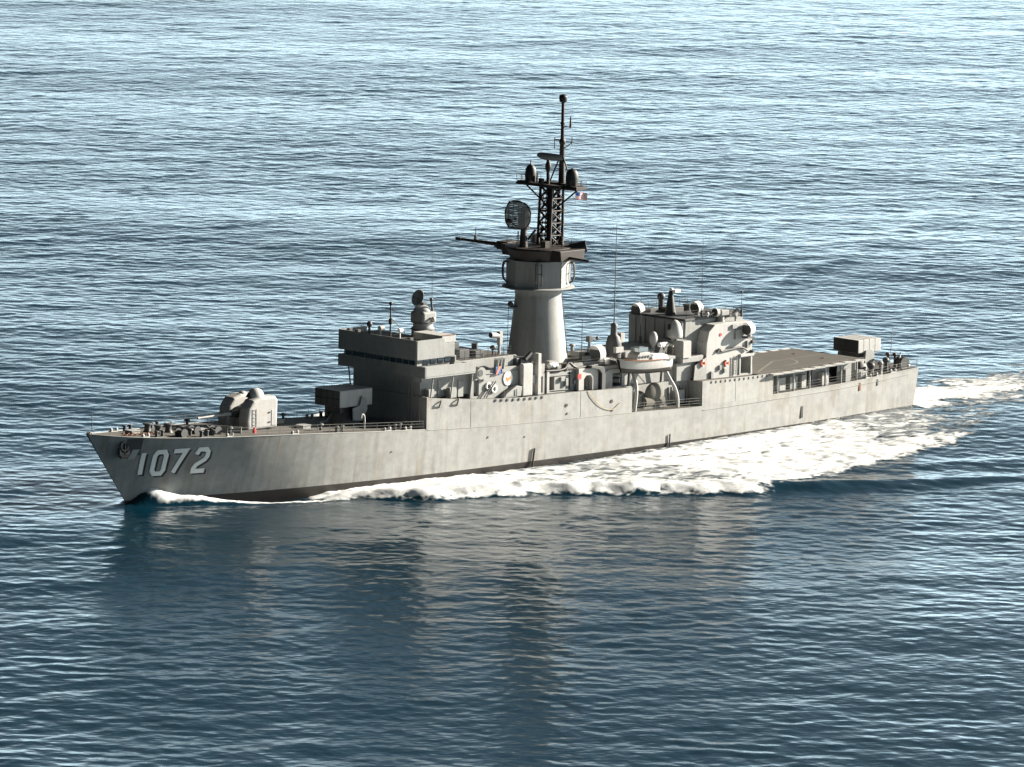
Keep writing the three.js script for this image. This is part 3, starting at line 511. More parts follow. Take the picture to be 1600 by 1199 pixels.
// clutter aft of the pilot house
{
  const y = 12.86;
  part('guard_rail', rail([[52.8, y, 5.0], [61.6, y, 5.0]], 1.05, 1.3, 0.04), M.dark, bridge);
  part('guard_rail', rail([[52.8, y, -5.0], [61.6, y, -5.0]], 1.05, 1.3, 0.04), M.dark, bridge);
  part('flag_locker', [bx(54.0, 55.6, y, y + 1.1, 2.4, 4.2)], M.dark, bridge);
  part('flag_locker', [bx(56.4, 57.8, y, y + 0.8, 2.6, 4.4)], M.dark, bridge);
  part('vent_trunk', [bx(57.0, 59.0, y, y + 1.0, -3.4, -1.0)], M.dark, bridge);
  part('vent_pipe', [post(58.6, y, y + 1.3, 2.0, 0.4)], M.dark, bridge);
  const sl = part('searchlight', [post(60.6, y, 14.9, 4.0, 0.2, 0.14), bx(60.4, 60.9, 14.0, 15.6, 3.8, 4.3), rod([60.4, 15.1, 4.0], [59.2, 15.25, 4.0], 0.34, 0.34, 14)], M.light, bridge);
  part('searchlight_lens', [rod([59.22, 15.25, 4.0], [59.15, 15.25, 4.0], 0.3, 0.3, 14)], M.glass, sl);
  part('signal_lamp', [post(59.4, y, 13.6, 4.2, 0.12), ball(59.4, 13.8, 4.2, 0.34, 0.3, 0.4)], M.dark, bridge);
  part('ready_locker', [bx(61.9, 63.6, 11.56, 12.5, 3.4, 5.6, 0.1)], M.dark, bridge);
  part('chaff_launcher', [...Array(6)].map((_, i) => rod([58.4 + (i % 3) * 0.5, 11.6, 5.6 + Math.floor(i / 3) * 0.35], [58.0 + (i % 3) * 0.5, 12.8, 6.1 + Math.floor(i / 3) * 0.4], 0.17, 0.17, 10)), M.grey, bridge);
  part('ammunition_box', [bx(62.4, 64.2, 11.56, 12.35, 4.4, 5.8, 0.05), rod([63.0, 12.3, 5.9], [64.0, 13.0, 5.9], 0.24)], M.dark, bridge);
}

// midships house with doors, arches and trunks
for (const [n, b, o] of [['roof_deck', bx(53.1, 61.7, 12.86, 12.9, -5.1, 5.1, 0), bridge], ['roof_deck', bx(45.0, 50.9, 15.41, 15.45, -6.4, 6.4, 0), bridge], ['roof_deck', bx(61.9, 66.1, 11.56, 11.6, -5.9, 5.9, 0), house]]) part(n, [b], M.deck, o);
const mid = part('midships_house', [cut(bx(66.25, 79.8, y01(74) - 0.3, 10.32, -5.9, 5.9, 0), [[67.1, 67.95, y01(67) + 0.1, y01(67) + 2.0, 4.4, 6.1], [72.6, 73.5, y01(73) + 0.02, y01(73) + 1.9, 4.4, 6.1], [77.7, 79.3, 7.75, 9.35, 3.6, 6.1]]), bx(62.4, 79.4, 10.2, 10.9, -4.9, 4.9, 0.05)], M.grey, ship);
part('roof_deck', [bx(66.2, 79.7, 10.33, 10.36, -5.8, 5.8, 0)], M.deck, mid);
part('roof_deck', [bx(62.5, 79.3, 10.91, 10.94, -4.8, 4.8, 0)], M.deck, mid);
for (const [s, w] of [[70.4, 0.12], [74.6, 0.4]]) part('drain_pipe', [bx(s, s + w, y01(s) + 0.02, y01(s) + 2.3, 5.88, 6.04)], M.dark, mid);
part('door_frame', [bx(66.5, 66.9, y01(66), 10.5, 5.92, 6.12, 0.03)], M.light, mid);
part('ventilation_arch', [ex([[71.4, 7.9], [72.3, 7.9], [72.3, 9.2], [72.7, 9.6], [73.4, 9.6], [73.7, 9.2], [73.7, 7.8], [74.7, 7.8], [74.7, 10.0], [74.3, 10.4], [71.4, 10.5]], 5.95, 6.5, 0.04)], M.light, mid);
part('exhaust_trunk', [ex([[74.9, 7.75], [75.5, 7.75], [75.6, 9.8], [75.2, 10.5], [73.2, 10.75], [73.1, 10.5], [74.5, 10.2], [74.9, 9.7]], 6.0, 6.9, 0.05)], M.dark, mid);
part('torpedo_tube', [rod([77.9, 8.3, 4.2], [79.0, 8.4, 5.85], 0.26, 0.26, 14), rod([78.3, 8.9, 4.2], [79.2, 9.0, 5.8], 0.24, 0.24, 14)], M.grey, mid);
part('warning_placard', [bx(71.2, 71.8, 9.3, 9.9, 6.5, 6.56)], M.red, mid);
part('guard_rail', rail([[66.2, 10.34, 5.75], [79.6, 10.34, 5.75]], 1.0, 1.6, 0.03), M.dark, mid);
part('guard_rail', rail([[66.2, 10.34, -5.75], [79.6, 10.34, -5.75]], 1.0, 1.6, 0.03), M.dark, mid);
part('pipe_run', [pipe([[66.4, 10.6, 6.0], [69.5, 10.65, 6.0], [70.4, 11.3, 5.8], [71.2, 10.7, 6.0], [75.0, 10.6, 6.0]], 0.16)], M.black, mid);
for (const [s, y, z, r] of [[69.9, 11.2, 5.6, 0.4], [77.8, 11.0, 4.6, 0.5]]) part('fuel_drum', [post(s, 10.34, y, z, r, r, 16)], s < 70 ? M.brownAndShade : M.white, mid);
for (const [s, z, w, h, m] of [[76.2, 3.0, 0.8, 0.9, 'dark'], [77.4, 1.0, 1.2, 0.7, 'grey'], [74.8, 4.4, 0.5, 0.6, 'grey'], [68.2, 5.0, 0.6, 0.7, 'grey'], [76.6, -3.0, 0.9, 1.0, 'grey']]) part('deck_locker', [bx(s - w, s + w, 10.3, 10.9 + h, z - w * 0.6, z + w * 0.6)], M[m], mid);
part('signal_lamp', [rod([75.6, 10.9, 3.6], [76.0, 13.2, 3.6], 0.09), rod([76.4, 10.9, 3.6], [76.0, 13.2, 3.6], 0.09), bx(75.7, 76.3, 13.0, 13.7, 3.3, 3.9), rod([76.2, 13.4, 3.6], [77.3, 13.35, 3.6], 0.1), ball(77.35, 13.35, 3.6, 0.24)], M.dark, mid);
part('pole_antenna', [post(76.8, 10.9, 15.4, 1.6, 0.05, 0.04, 6), ball(76.8, 15.4, 1.6, 0.1)], M.dark, mid);

// drum-shaped satellite antennas: shade painted into the forward face, sunlight into the rim
function drum(s, y, z, r, len, foot) {
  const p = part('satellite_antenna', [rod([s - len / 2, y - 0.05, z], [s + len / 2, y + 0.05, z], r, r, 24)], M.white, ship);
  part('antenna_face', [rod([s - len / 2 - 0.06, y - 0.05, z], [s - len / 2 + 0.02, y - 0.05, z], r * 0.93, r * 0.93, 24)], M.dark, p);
  part('antenna_pedestal', [post(s + 0.1, foot, y - r * 0.8, z, 0.3, 0.22), bx(s - 0.3, s + 0.5, y - r * 0.95, y - r * 0.6, z - 0.3, z + 0.3)], M.grey, p);
}
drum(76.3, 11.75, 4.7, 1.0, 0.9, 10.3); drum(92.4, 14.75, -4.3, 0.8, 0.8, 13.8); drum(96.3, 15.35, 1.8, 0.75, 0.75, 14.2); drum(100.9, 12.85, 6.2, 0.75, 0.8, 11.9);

// tall combined mast and stack
const flat8 = (r, y0, y1) => { const g = new THREE.CylinderGeometry(r, r, y1 - y0, 8).rotateY(Math.PI / 2).translate(70.9, (y0 + y1) / 2, 0).toNonIndexed(); g.computeVertexNormals(); return g; };
const mack = part('smoke_stack', [lath([[3.75, 10.6], [3.6, 11.2], [3.35, 13], [3.05, 15.5], [2.85, 17.5], [2.72, 18.6], [2.8, 19.2], [3.1, 19.6]], 70.9, 0, 48)], M.grey, ship);
{
  const collar = part('stack_collar', [lath([[3.1, 19.55], [4.3, 19.62], [4.3, 19.75], [3.7, 19.82]], 70.9, 0, 48), flat8(3.78, 19.8, 22.95)], M.grey, mack);
  part('collar_seam', [...Array(8)].map((_, i) => { const a = i * Math.PI / 4; return rod([70.9 + 3.79 * Math.cos(a), 19.82, 3.79 * Math.sin(a)], [70.9 + 3.79 * Math.cos(a), 22.95, 3.79 * Math.sin(a)], 0.035, 0.035, 4); }), M.grey, collar);
  for (const a of [-0.75, 2.35, 0.9, -2.5]) { // tubular guards standing off the collar
    const c = Math.cos(a), d = Math.sin(a), at = (r, y) => [70.9 + c * r, y, d * r], w = [-d * 0.35, 0, c * 0.35];
    const off = (p, k) => [p[0] + w[0] * k, p[1], p[2] + w[2] * k];
    part('collar_guard', [1, -1].map((k) => pipe([at(3.6, 22.6), at(4.1, 22.6), at(4.15, 20.6), at(3.7, 20.2)].map((p) => off(p, k)), 0.09)).concat([rod(off(at(4.12, 21.6), 1), off(at(4.12, 21.6), -1), 0.05)]), M.dark, collar);
  }
  part('stack_ladder', [rod([67.9, 11.5, 1.6], [68.75, 19.4, 1.2], 0.05), rod([67.8, 11.5, 1.2], [68.6, 19.4, 0.8], 0.05)], M.dark, mack);
  part('stack_lamp', [bx(67.55, 68.3, 17.3, 17.5, -1.6, -0.6), ball(67.5, 17.7, -1.2, 0.35), rod([67.4, 17.4, -1.4], [67.3, 11.5, -1.4], 0.03)], M.dark, mack);
  const cap = part('stack_cap', [lath([[3.42, 23.0], [3.5, 23.4], [3.95, 24.2], [3.95, 24.5], [1.5, 24.55], [0.1, 24.55]], 70.9, 0, 40), ex([[69.6, 23.1], [73.4, 23.1], [73.6, 24.4], [69.4, 24.4]], -4.9, 5.0, 0.1), bx(70.3, 72.5, 23.5, 24.5, -6.6, -4.8, 0.1)], M.mast, mack);
  part('exhaust_funnel', [rod([72.6, 23.9, 2.2], [74.6, 24.6, 4.2], 0.75, 0.7, 18)], M.black, cap);
  part('exhaust_funnel', [rod([72.6, 23.9, -2.2], [74.6, 24.6, -4.2], 0.75, 0.7, 18)], M.black, cap);
  part('yardarm', [rod([71, 24.0, -5], [71, 24.0, -13.8], 0.3, 0.14, 8), bx(70.8, 71.2, 23.85, 24.2, -14.1, -13.3), rod([71, 22.9, -4.4], [71, 23.8, -7.6], 0.12), rod([71, 24, -10.8], [71, 25.6, -10.8], 0.05), bx(70.85, 71.15, 24.2, 24.7, -10.95, -10.65)], M.mast, mack);
  part('yardarm', [rod([71, 23.5, 4.4], [71, 23.45, 8.3], 0.2, 0.12, 8)], M.mast, mack);
  for (const z of [-4.4, 3.6]) part('platform_strut', [rod([71, 22.6, z * 0.8], [71, 23.6, z * 1.25], 0.1)], M.rust, cap);
  part('guard_rail', rail([...Array(9)].map((_, i) => [70.9 + 3.8 * Math.cos(i / 8 * 6.283), 24.5, 3.8 * Math.sin(i / 8 * 6.283)]), 0.9, 3, 0.035), M.mast, cap);
  part('deck_gear', [bx(69.6, 70.4, 24.5, 25.3, 1.5, 2.3), post(72.8, 24.5, 26.4, -1.6, 0.12), post(73.6, 24.5, 25.5, 1.0, 0.3), post(70.2, 24.5, 26.0, -2.8, 0.09)], M.mast, cap);
}
// air search radar on the fore side of the stack platform
const air = part('air_search_radar', [post(68.4, 24.2, 27.0, -0.1, 0.55, 0.35, 12), bx(68.0, 68.9, 26.6, 28.6, -0.55, 0.4, 0.1), rod([68.7, 25.4, 0.3], [69.3, 26.6, 1.0], 0.16), bx(68.2, 69.1, 27.6, 29.3, -0.4, 0.3, 0.12)], M.mast, ship);
{
  const turn = (p) => V(p).applyAxisAngle(new THREE.Vector3(0, 1, 0), 0.12).add(new THREE.Vector3(67.9, 28.3, -0.4)).toArray();
  const oct = [[0.55, 1.7], [1.45, 1.35], [1.9, 0.5], [1.85, -0.6], [1.3, -1.5], [-1.1, -1.55], [-1.8, -0.9], [-1.9, 0.4], [-1.3, 1.35], [-0.4, 1.7]];
  const bowl = (z, y) => -0.15 + 0.14 * (z * z) + 0.05 * y * y - 0.6;
  const refl = part('reflector_frame', [...oct.map((p, i) => { const q = oct[(i + 1) % oct.length]; return rod(turn([bowl(...p) * 1, p[1], p[0]]), turn([bowl(...q), q[1], q[0]]), 0.09); }), ...[-1.2, -0.4, 0.4, 1.2].map((z) => rod(turn([bowl(z, -1.4), -1.4, z]), turn([bowl(z, 1.4), 1.4, z]), 0.05))], M.mast, air);
  for (let i = 0; i < 15; i++) { // reflector: curved open slats
    const y = -1.42 + i * 0.205, w = 1.78 - Math.max(0, Math.abs(y) - 0.6) * 0.6;
    part('reflector_slat', [sheet(6, 1, (a, b) => { const z = lerp(-w, w, a); return turn([bowl(z, y), y + b * 0.18, z]); }), sheet(6, 1, (a, b) => { const z = lerp(-w, w, a); return turn([bowl(z, y) - 0.03, y + b * 0.15, z]); }, true)], M.grey, refl);
  }
  part('feed_boom', [rod(turn([-0.5, -0.4, 0.0]), turn([-2.1, -0.6, 0.2]), 0.1), ball(...turn([-2.1, -0.5, 0.2]), 0.3, 0.3, 0.5), rod(turn([-2.0, -0.5, 0.1]), turn([0.1, -1.6, 0]), 0.07)], M.mast, air);
}
// lattice mast, platforms and pole
const lat = part('lattice_mast', [[-1, -1], [1, -1], [1, 1], [-1, 1]].map(([a, b]) => rod([72.7 + a * 1.05, 24.2, b * 1.0], [72.9 + a * 0.95, 31.5, b * 0.95], 0.19, 0.17, 8)), M.mast, ship);
{
  const c = [[-1, -1], [1, -1], [1, 1], [-1, 1]], P = (k, f) => [lerp(72.7 + c[k % 4][0] * 1.05, 72.9 + c[k % 4][0] * 0.95, f), lerp(24.2, 31.5, f), lerp(c[k % 4][1], c[k % 4][1] * 0.95, f)];
  for (let t = 0; t < 5; t++) for (let k = 0; k < 4; k++) { const a = t / 5, b = (t + 1) / 5; part('lattice_brace', [rod(P(k, a), P(k + 1, b), 0.1, 0.1, 5), rod(P(k + 1, a), P(k, b), 0.1, 0.1, 5), rod(P(k, b), P(k + 1, b), 0.1, 0.1, 5)], M.mast, lat); }
  part('cable_trunk', [bx(72.4, 73.0, 24.3, 31.4, -0.35, 0.3), bx(73.3, 73.6, 24.3, 31.4, 0.4, 0.75)], M.mast, lat);
  part('mast_ladder', [rod([71.55, 24.3, 0.3], [71.7, 31.4, 0.3], 0.05), rod([71.55, 24.3, -0.2], [71.7, 31.4, -0.2], 0.05), ...[...Array(16)].map((_, i) => rod([71.6, 24.7 + i * 0.42, 0.3], [71.6, 24.7 + i * 0.42, -0.2], 0.03))], M.mast, lat);
  const top = part('mast_platform', [bx(71.4, 75.2, 31.4, 31.75, -2.6, 2.6, 0.08), ex([[72.2, 31.3], [73.8, 31.3], [73.8, 31.75], [72.2, 31.75]], -5.2, 4.7, 0.05), bx(72.0, 74.0, 31.3, 31.6, 2.4, 4.3, 0.05), bx(72.0, 74.0, 31.3, 31.6, -5.2, -2.9, 0.05)], M.mast, lat);
  for (const [z, q] of [[-4.6, -1.1], [4.2, 1.1]]) { part('platform_strut', [rod([73, 29.2, q], [73, 31.35, z], 0.11)], M.mast, top); }
  part('guard_rail', rail([[72.1, 31.75, -2.9], [72.1, 31.75, -5.15], [73.9, 31.75, -5.15], [73.9, 31.75, -2.9]], 0.75, 0.8, 0.035), M.mast, top);
  part('guard_rail', rail([[72.1, 31.75, 2.4], [72.1, 31.75, 4.65], [73.9, 31.75, 4.65], [73.9, 31.75, 2.4]], 0.7, 0.8, 0.035), M.mast, top);
  part('small_antenna', [post(72.3, 31.7, 32.9, -1.9, 0.1), post(72.3, 31.7, 32.5, -2.4, 0.18), bx(72, 72.5, 31.7, 32.3, -1.4, -0.9)], M.mast, top);
  part('warning_radome', [lath([[0.62, 31.7], [0.7, 32.4], [0.62, 33.2], [0.35, 33.6], [0.08, 33.75], [0.07, 34.2], [0.01, 34.25]], 73, -3.7, 18)], M.black, lat);
  part('warning_radome', [lath([[0.68, 31.7], [0.78, 32.6], [0.72, 33.3], [0.45, 33.7], [0.02, 33.85]], 73, 3.2, 18)], M.black, lat);
  const sr = part('surface_radar', [post(72.2, 31.7, 33.2, 0, 0.22, 0.2), lath([[0.2, 33.2], [0.36, 33.6], [0.36, 34.0], [0.16, 34.6]], 72.2, 0, 14)], M.mast, lat);
  part('radar_reflector', [sheet(10, 4, (a, b) => { const z = lerp(-2.0, 2.1, a), w = 0.42 - 0.16 * Math.pow(Math.abs(2 * a - 1), 3); return [72.1 + 0.1 * z * z - 0.25 * (1 - Math.pow(2 * b - 1, 2)), 35.0 + (2 * b - 1) * w, z]; }), sheet(10, 4, (a, b) => { const z = lerp(-2.0, 2.1, a), w = 0.42 - 0.16 * Math.pow(Math.abs(2 * a - 1), 3); return [72.15 + 0.1 * z * z - 0.25 * (1 - Math.pow(2 * b - 1, 2)), 35.0 + (2 * b - 1) * w, z]; }, true)], M.grey, sr);
  const pole = part('pole_mast', [rod([74.4, 31.7, 0.1], [74.4, 36.6, 0.1], 0.42, 0.3, 12), rod([74.4, 36.6, 0.1], [74.4, 41.4, 0.1], 0.24, 0.18, 10), lath([[0.26, 36.2], [0.4, 36.5], [0.4, 36.8], [0.22, 37]], 74.4, 0.1, 12), lath([[0.2, 38.6], [0.32, 38.8], [0.2, 39]], 74.4, 0.1, 12)], M.mast, lat);
  part('homing_antenna', [lath([[0.15, 41.2], [0.45, 41.4], [0.5, 41.9], [0.45, 42.15], [0.02, 42.3]], 74.4, 0.1, 18)], M.black, pole);
  part('pole_arm', [rod([74.4, 38.4, 0.1], [74.9, 38.4, 0.9], 0.08), rod([74.9, 38.3, 0.9], [74.9, 39.6, 0.9], 0.16, 0.08), rod([74.4, 35.6, 0.1], [75.0, 36.6, 1.1], 0.06), rod([75.0, 36.2, 1.1], [75.0, 37.2, 1.1], 0.05), rod([74.4, 36.8, 0.1], [73.7, 36.9, -0.5], 0.07), rod([73.7, 35.8, -0.5], [73.7, 37.1, -0.5], 0.05)], M.mast, pole);
  part('pole_stay', [rod([74.2, 35.0, 0], [72.6, 31.8, -0.2], 0.09), rod([74.4, 35.0, 0.2], [74.4, 31.8, 1.8], 0.09)], M.mast, pole);
}

for (const [s, z] of [[68.5, 1.9], [73.6, 2.2]]) part('stack_step', [...Array(18)].map((_, i) => { const y = 11.6 + i * 0.42, r = 3.6 - (y - 11) * 0.115, a = Math.atan2(z, s - 70.9); return rod([70.9 + Math.cos(a - 0.06) * (r + 0.1), y, Math.sin(a - 0.06) * (r + 0.1)], [70.9 + Math.cos(a + 0.06) * (r + 0.1), y, Math.sin(a + 0.06) * (r + 0.1)], 0.03, 0.03, 4); }).concat([-0.06, 0.06].map((q) => { const a = Math.atan2(z, s - 70.9) + q; return rod([70.9 + Math.cos(a) * 3.62, 11.4, Math.sin(a) * 3.62], [70.9 + Math.cos(a) * 2.85, 19.0, Math.sin(a) * 2.85], 0.035, 0.035, 4); })), M.grey, mack);
for (const [s, y, z, w, h] of [[55.9, 10.4, 6.0, 0.5, 0.6], [58.9, 11.1, 6.0, 0.5, 0.4], [64.1, 9.4, 6.0, 0.4, 1.0], [68.8, 9.2, 5.9, 0.6, 0.5], [69.6, 8.6, 5.9, 0.4, 0.9], [76.2, 9.4, 5.9, 0.7, 0.4], [71.0, 8.7, 5.9, 0.3, 0.5]]) part('wall_box', [bx(s, s + w, y, y + h, z - 0.05, z + 0.28)], M.grey, s < 66 ? house : mid);
for (const [s0, s1, y, z, o] of [[54.4, 64.4, 11.2, 6.08, 'h'], [66.4, 79.5, 9.95, 5.98, 'm'], [66.4, 71.2, 8.25, 5.98, 'm']]) part('pipe_run', [rod([s0, y, z], [s1, y - 0.12, z], 0.05, 0.05, 6)], M.grey, o === 'h' ? house : mid);
for (const [s, z] of [[63.6, 3.4], [67.2, -3.8], [78.6, 2.4], [79.0, -2.2], [74.4, -4.4]]) { const y = s < 66 ? 11.6 : 10.95; part('mushroom_vent', [post(s, y, y + 0.7, z, 0.2), lath([[0.02, y + 0.98], [0.32, y + 0.9], [0.4, y + 0.74], [0.36, y + 0.7]], s, z, 14)], M.grey, mid); }
// ------------------------------------------------------------------ aft: recess, hangar, flight deck, quarterdeck
const [recess] = pair('boat_recess', [bx(79.9, 92.1, deckY(86) + 0.0, y01(86) - 0.15, 4.5, 4.62, 0.02), bx(79.75, 79.88, deckY(80) + 0.02, y01(80) - 0.2, 4.6, 6.94, 0.02), bx(92.02, 92.14, deckY(92) + 0.02, y01(92) - 0.1, 4.6, 6.94, 0.02)], M.grey, ship);
for (const [s, y] of [[83.0, 6.3], [89.2, 6.2]]) part('bulkhead_locker', [bx(s, s + 1.6, 4.6, y, 4.64, 5.3, 0.06)], M.grey, recess);
for (let i = 0; i < 7; i++) part('frame_rib', [bx(88.6 + i * 0.5, 88.72 + i * 0.5, 4.45, 6.6, 4.64, 4.85, 0)], M.grey, recess);
part('boat_winch', [rod([83.4, 5.3, 5.4], [86.6, 5.3, 5.4], 0.75, 0.75, 18), bx(83.0, 87.0, 4.5, 4.8, 4.9, 6.0), ball(85.2, 6.3, 5.6, 1.5, 1.3, 0.6)], M.canvas, recess);
part('guard_rail', rail([[80.2, deckY(80), 6.95], [91.8, deckY(92), 6.95]], 1.0, 1.8, 0.03), M.grey, recess);
// davits that carry the boat
for (const [s, lean] of [[80.9, -0.2], [87.2, 0.5]]) {
  const d = part('boat_davit', [pipe([[s + lean * 1.6, 4.5, 6.85], [s + lean * 1.3, 5.6, 6.95], [s + lean * 0.4, 6.9, 6.9], [s - lean * 0.6, 7.9, 6.6], [s - lean, 9.0, 6.0], [s - lean, 10.8, 5.4]], 0.2, 8, 30)], M.light, ship);
  part('davit_arm', [rod([s - lean, 10.8, 5.4], [s - lean, 12.2, 6.2], 0.16, 0.13, 8), rod([s - lean, 12.2, 6.2], [s - lean, 12.0, 7.2], 0.13, 0.1, 8)], M.light, d);
  part('davit_track', [rod([s - lean + 0.3, 7.4, 4.9], [s - lean + 0.3, 11.0, 5.2], 0.14, 0.14, 8)], M.dark, d);
  part('boat_fall', [rod([s - lean, 12.0, 7.1], [s - lean, 11.0, 7.1], 0.03, 0.03, 4), rod([s - lean, 12.2, 6.2], [s - lean + 0.4, 7.5, 5.0], 0.025, 0.025, 4)], M.rope, d);
}
part('boat_deck_house', [bx(80.2, 91.8, y01(86) - 0.2, 10.3, -4.4, 4.4, 0.06), bx(82.6, 90.6, 10.28, 11.2, -3.0, 3.2, 0.06)], M.grey, ship);
// whip base beside the stack
{
  const b = part('whip_antenna', [rod([81.6, 14.6, 2.2], [81.75, 26.6, 2.2], 0.075, 0.03, 6), lath([[0.95, 10.3], [0.95, 12.2], [0.75, 13.0], [0.42, 13.3], [0.4, 14.2], [0.45, 14.5], [0.15, 14.7]], 81.6, 2.2, 18)], M.dark, ship);
  part('tuner_box', [bx(82.4, 83.1, 12.3, 13.4, 1.9, 2.6), bx(80.9, 82.2, 11.2, 11.9, 2.8, 3.3)], M.light, b);
}
for (const [s0, y0, y1, z] of [[95.9, 14.2, 23.8, 3.0], [100.8, 14.2, 17.2, 5.0], [89.5, 11.2, 17.0, -1.0]]) part('whip_antenna', [rod([s0, y0, z], [s0, y1, z], 0.05, 0.025, 5), post(s0, y0, y0 + 0.9, z, 0.15), ...(s0 > 100 ? [ball(s0, y1, z, 0.16)] : [])], M.dark, ship);

// hangar
const hangar = part('hangar', [ex([[91.9, 7.1], [102.4, 7.1], [102.2, 14.15], [94.6, 14.2], [92.2, 14.2]], -5.3, 3.9, 0.04)], M.grey, ship);
part('hangar_side', [cut(ex([[94.05, 7.0], [102.42, 7.02], [102.1, 13.6], [97.5, 13.75], [95.6, 13.65], [94.6, 12.9], [94.2, 11.5]], 3.91, 5.55, 0.08), [[100.2, 101.9, 7.3, 9.25, 4.1, 5.8]])], M.light, hangar);  // lighter than the rest of the hangar: sunlit brightness put into the paint
part('hangar_front_plating', [bx(91.75, 91.88, 7.2, 14.2, -5.2, 3.8, 0.02)], M.grey, hangar);
for (const z of [-4, -2.4, -0.8, 0.8, 2.4]) part('front_stiffener', [bx(91.6, 91.75, 7.4, 14.1, z - 0.06, z + 0.06)], M.grey, hangar);
part('roof_edge', [ex([[92.0, 14.2], [102.2, 14.15], [102.2, 14.4], [92.0, 14.45]], -5.4, 4.0, 0.03)], M.dark, hangar);
part('door_frame', [bx(99.95, 100.18, 7.25, 9.4, 5.54, 5.66, 0.02), bx(101.95, 102.2, 7.25, 9.4, 5.54, 5.66, 0.02), bx(99.9, 102.3, 9.4, 9.75, 5.54, 5.9, 0.05)], M.light, hangar);
part('pipe_run', [pipe([[95.9, 10.3, 5.7], [96.3, 10.75, 5.7], [96.6, 10.4, 5.7], [98.2, 10.45, 5.7], [100.2, 10.55, 5.7], [101.2, 10.1, 5.75]], 0.12)], M.dark, hangar);
part('vertical_ladder', [rod([98.9, 7.3, 5.72], [98.9, 9.6, 5.72], 0.05), rod([99.3, 7.3, 5.72], [99.3, 9.6, 5.72], 0.05), ...[...Array(7)].map((_, i) => rod([98.9, 7.5 + i * 0.32, 5.72], [99.3, 7.5 + i * 0.32, 5.72], 0.03))], M.dark, hangar);
for (const [s, y, w, h] of [[99.6, 12.2, 1.1, 1.2], [98.9, 13.2, 0.9, 0.5], [101.4, 10.9, 0.6, 0.8], [97.4, 8.0, 0.5, 0.5], [96.5, 8.4, 0.35, 0.6], [95.1, 7.6, 0.5, 0.9]]) part('wall_locker', [bx(s - w / 2, s + w / 2, y - h / 2, y + h / 2, 5.5, 5.8, 0.05)], M.grey, hangar);
part('red_roundel', [new THREE.CylinderGeometry(0.2, 0.2, 0.06, 14).rotateX(Math.PI / 2).translate(96.6, 12.4, 5.58)], M.red, hangar);
part('floodlight', [bx(101.8, 102.3, 10.9, 11.3, 5.5, 6.0), bx(101.9, 102.3, 9.8, 10.1, 5.5, 6.0)], M.dark, hangar);
part('drum_shelf', [bx(100.3, 101.6, 11.7, 11.9, 5.5, 6.6)], M.dark, hangar);
// block that projects before the hangar on the port side
const tub = part('gun_tub', [bx(89.6, 93.9, 7.2, 9.4, 3.2, 5.0, 0.1), ex([[90.2, 9.4], [93.9, 9.4], [93.9, 10.2], [90.2, 10.0]], 3.4, 5.4, 0.1), bx(90.1, 91.6, 10.0, 12.1, 1.2, 5.5, 0.15)], M.grey, ship);
part('tub_side_lit', [bx(90.15, 91.5, 10.05, 12.0, 5.45, 5.56, 0.02)], M.light, tub);  // paler plate: sunlight on the port side, put into the colour
part('side_screen', [ex([[92.0, 7.2], [94.2, 7.1], [94.2, 9.9], [92.2, 9.0]], 5.5, 5.62)], M.grey, tub);
{ // egg-shaped radome with dark slit
  const e = part('radome', [lath([[0.9, 12.35], [1.0, 12.6], [0.95, 13.2], [0.7, 14.0], [0.35, 14.4], [0.02, 14.5]], 90.6, 3.6, 20), post(90.6, 12.0, 12.4, 3.6, 0.5)], M.light, tub);
  part('radome_slit', [bx(89.66, 89.9, 13.3, 14.1, 3.3, 3.75, 0.08)], M.black, e);
  part('radome', [ball(87.6, 12.3, 3.0, 0.55, 0.95, 0.55), post(87.6, 10.3, 11.6, 3.0, 0.25)], M.light, tub);
}
{ // dark conical vent mast with a pale lamp head
  const m = part('vent_mast', [lath([[0.75, 14.2], [0.55, 15.4], [0.3, 16.9], [0.22, 17.3]], 94.0, -0.4, 16)], M.black, hangar);
  part('mast_head_lamp', [ball(94.0, 17.5, -0.3, 0.25, 0.2, 0.25, 10), bx(94.0, 95.0, 17.1, 17.5, -0.2, 0.3, 0.1)], M.white, m);
  for (const b of [bx(95.2, 97.4, 14.2, 15.0, -3.2, -1.4), bx(93.2, 94.6, 14.2, 14.9, -4.2, -3.0), bx(98.0, 101.5, 14.2, 14.8, 1.5, 3.6)]) part('roof_locker', [b], M.dark, hangar);
  part('roof_vent', [post(98.6, 14.2, 15.2, -2, 0.5)], M.dark, hangar);
  part('roof_vent', [post(96.0, 14.2, 16.0, -3.9, 0.35), ball(96.0, 16.1, -3.9, 0.5)], M.dark, hangar);
  part('missile_director', [post(98.0, 13.7, 14.6, 4.2, 0.5, 0.4), bx(97.4, 98.8, 14.5, 15.2, 3.7, 4.9, 0.15), rod([97.2, 14.9, 4.4], [96.7, 14.95, 4.4], 0.5, 0.55, 16)], M.grey, hangar);
  part('floodlight', [rod([99.9, 14.4, 4.6], [100.6, 14.9, 4.6], 0.4, 0.36, 14), post(100.2, 13.6, 14.6, 4.6, 0.12)], M.grey, hangar);
  part('director_lens', [rod([96.72, 14.95, 4.4], [96.64, 14.95, 4.4], 0.42, 0.42, 14)], M.black, hangar);
  part('crane_boom', [rod([95.4, 14.6, 4.4], [97.6, 15.3, 4.4], 0.1), ball(95.4, 14.9, 4.4, 0.25)], M.light, hangar);
  part('guard_rail', rail([[92.4, 14.4, 3.8], [102.0, 14.3, 3.8]], 1.0, 1.4, 0.035), M.dark, hangar);
  part('guard_rail', rail([[92.4, 14.4, -5.2], [102.0, 14.3, -5.2]], 1.0, 1.4, 0.035), M.dark, hangar);
}
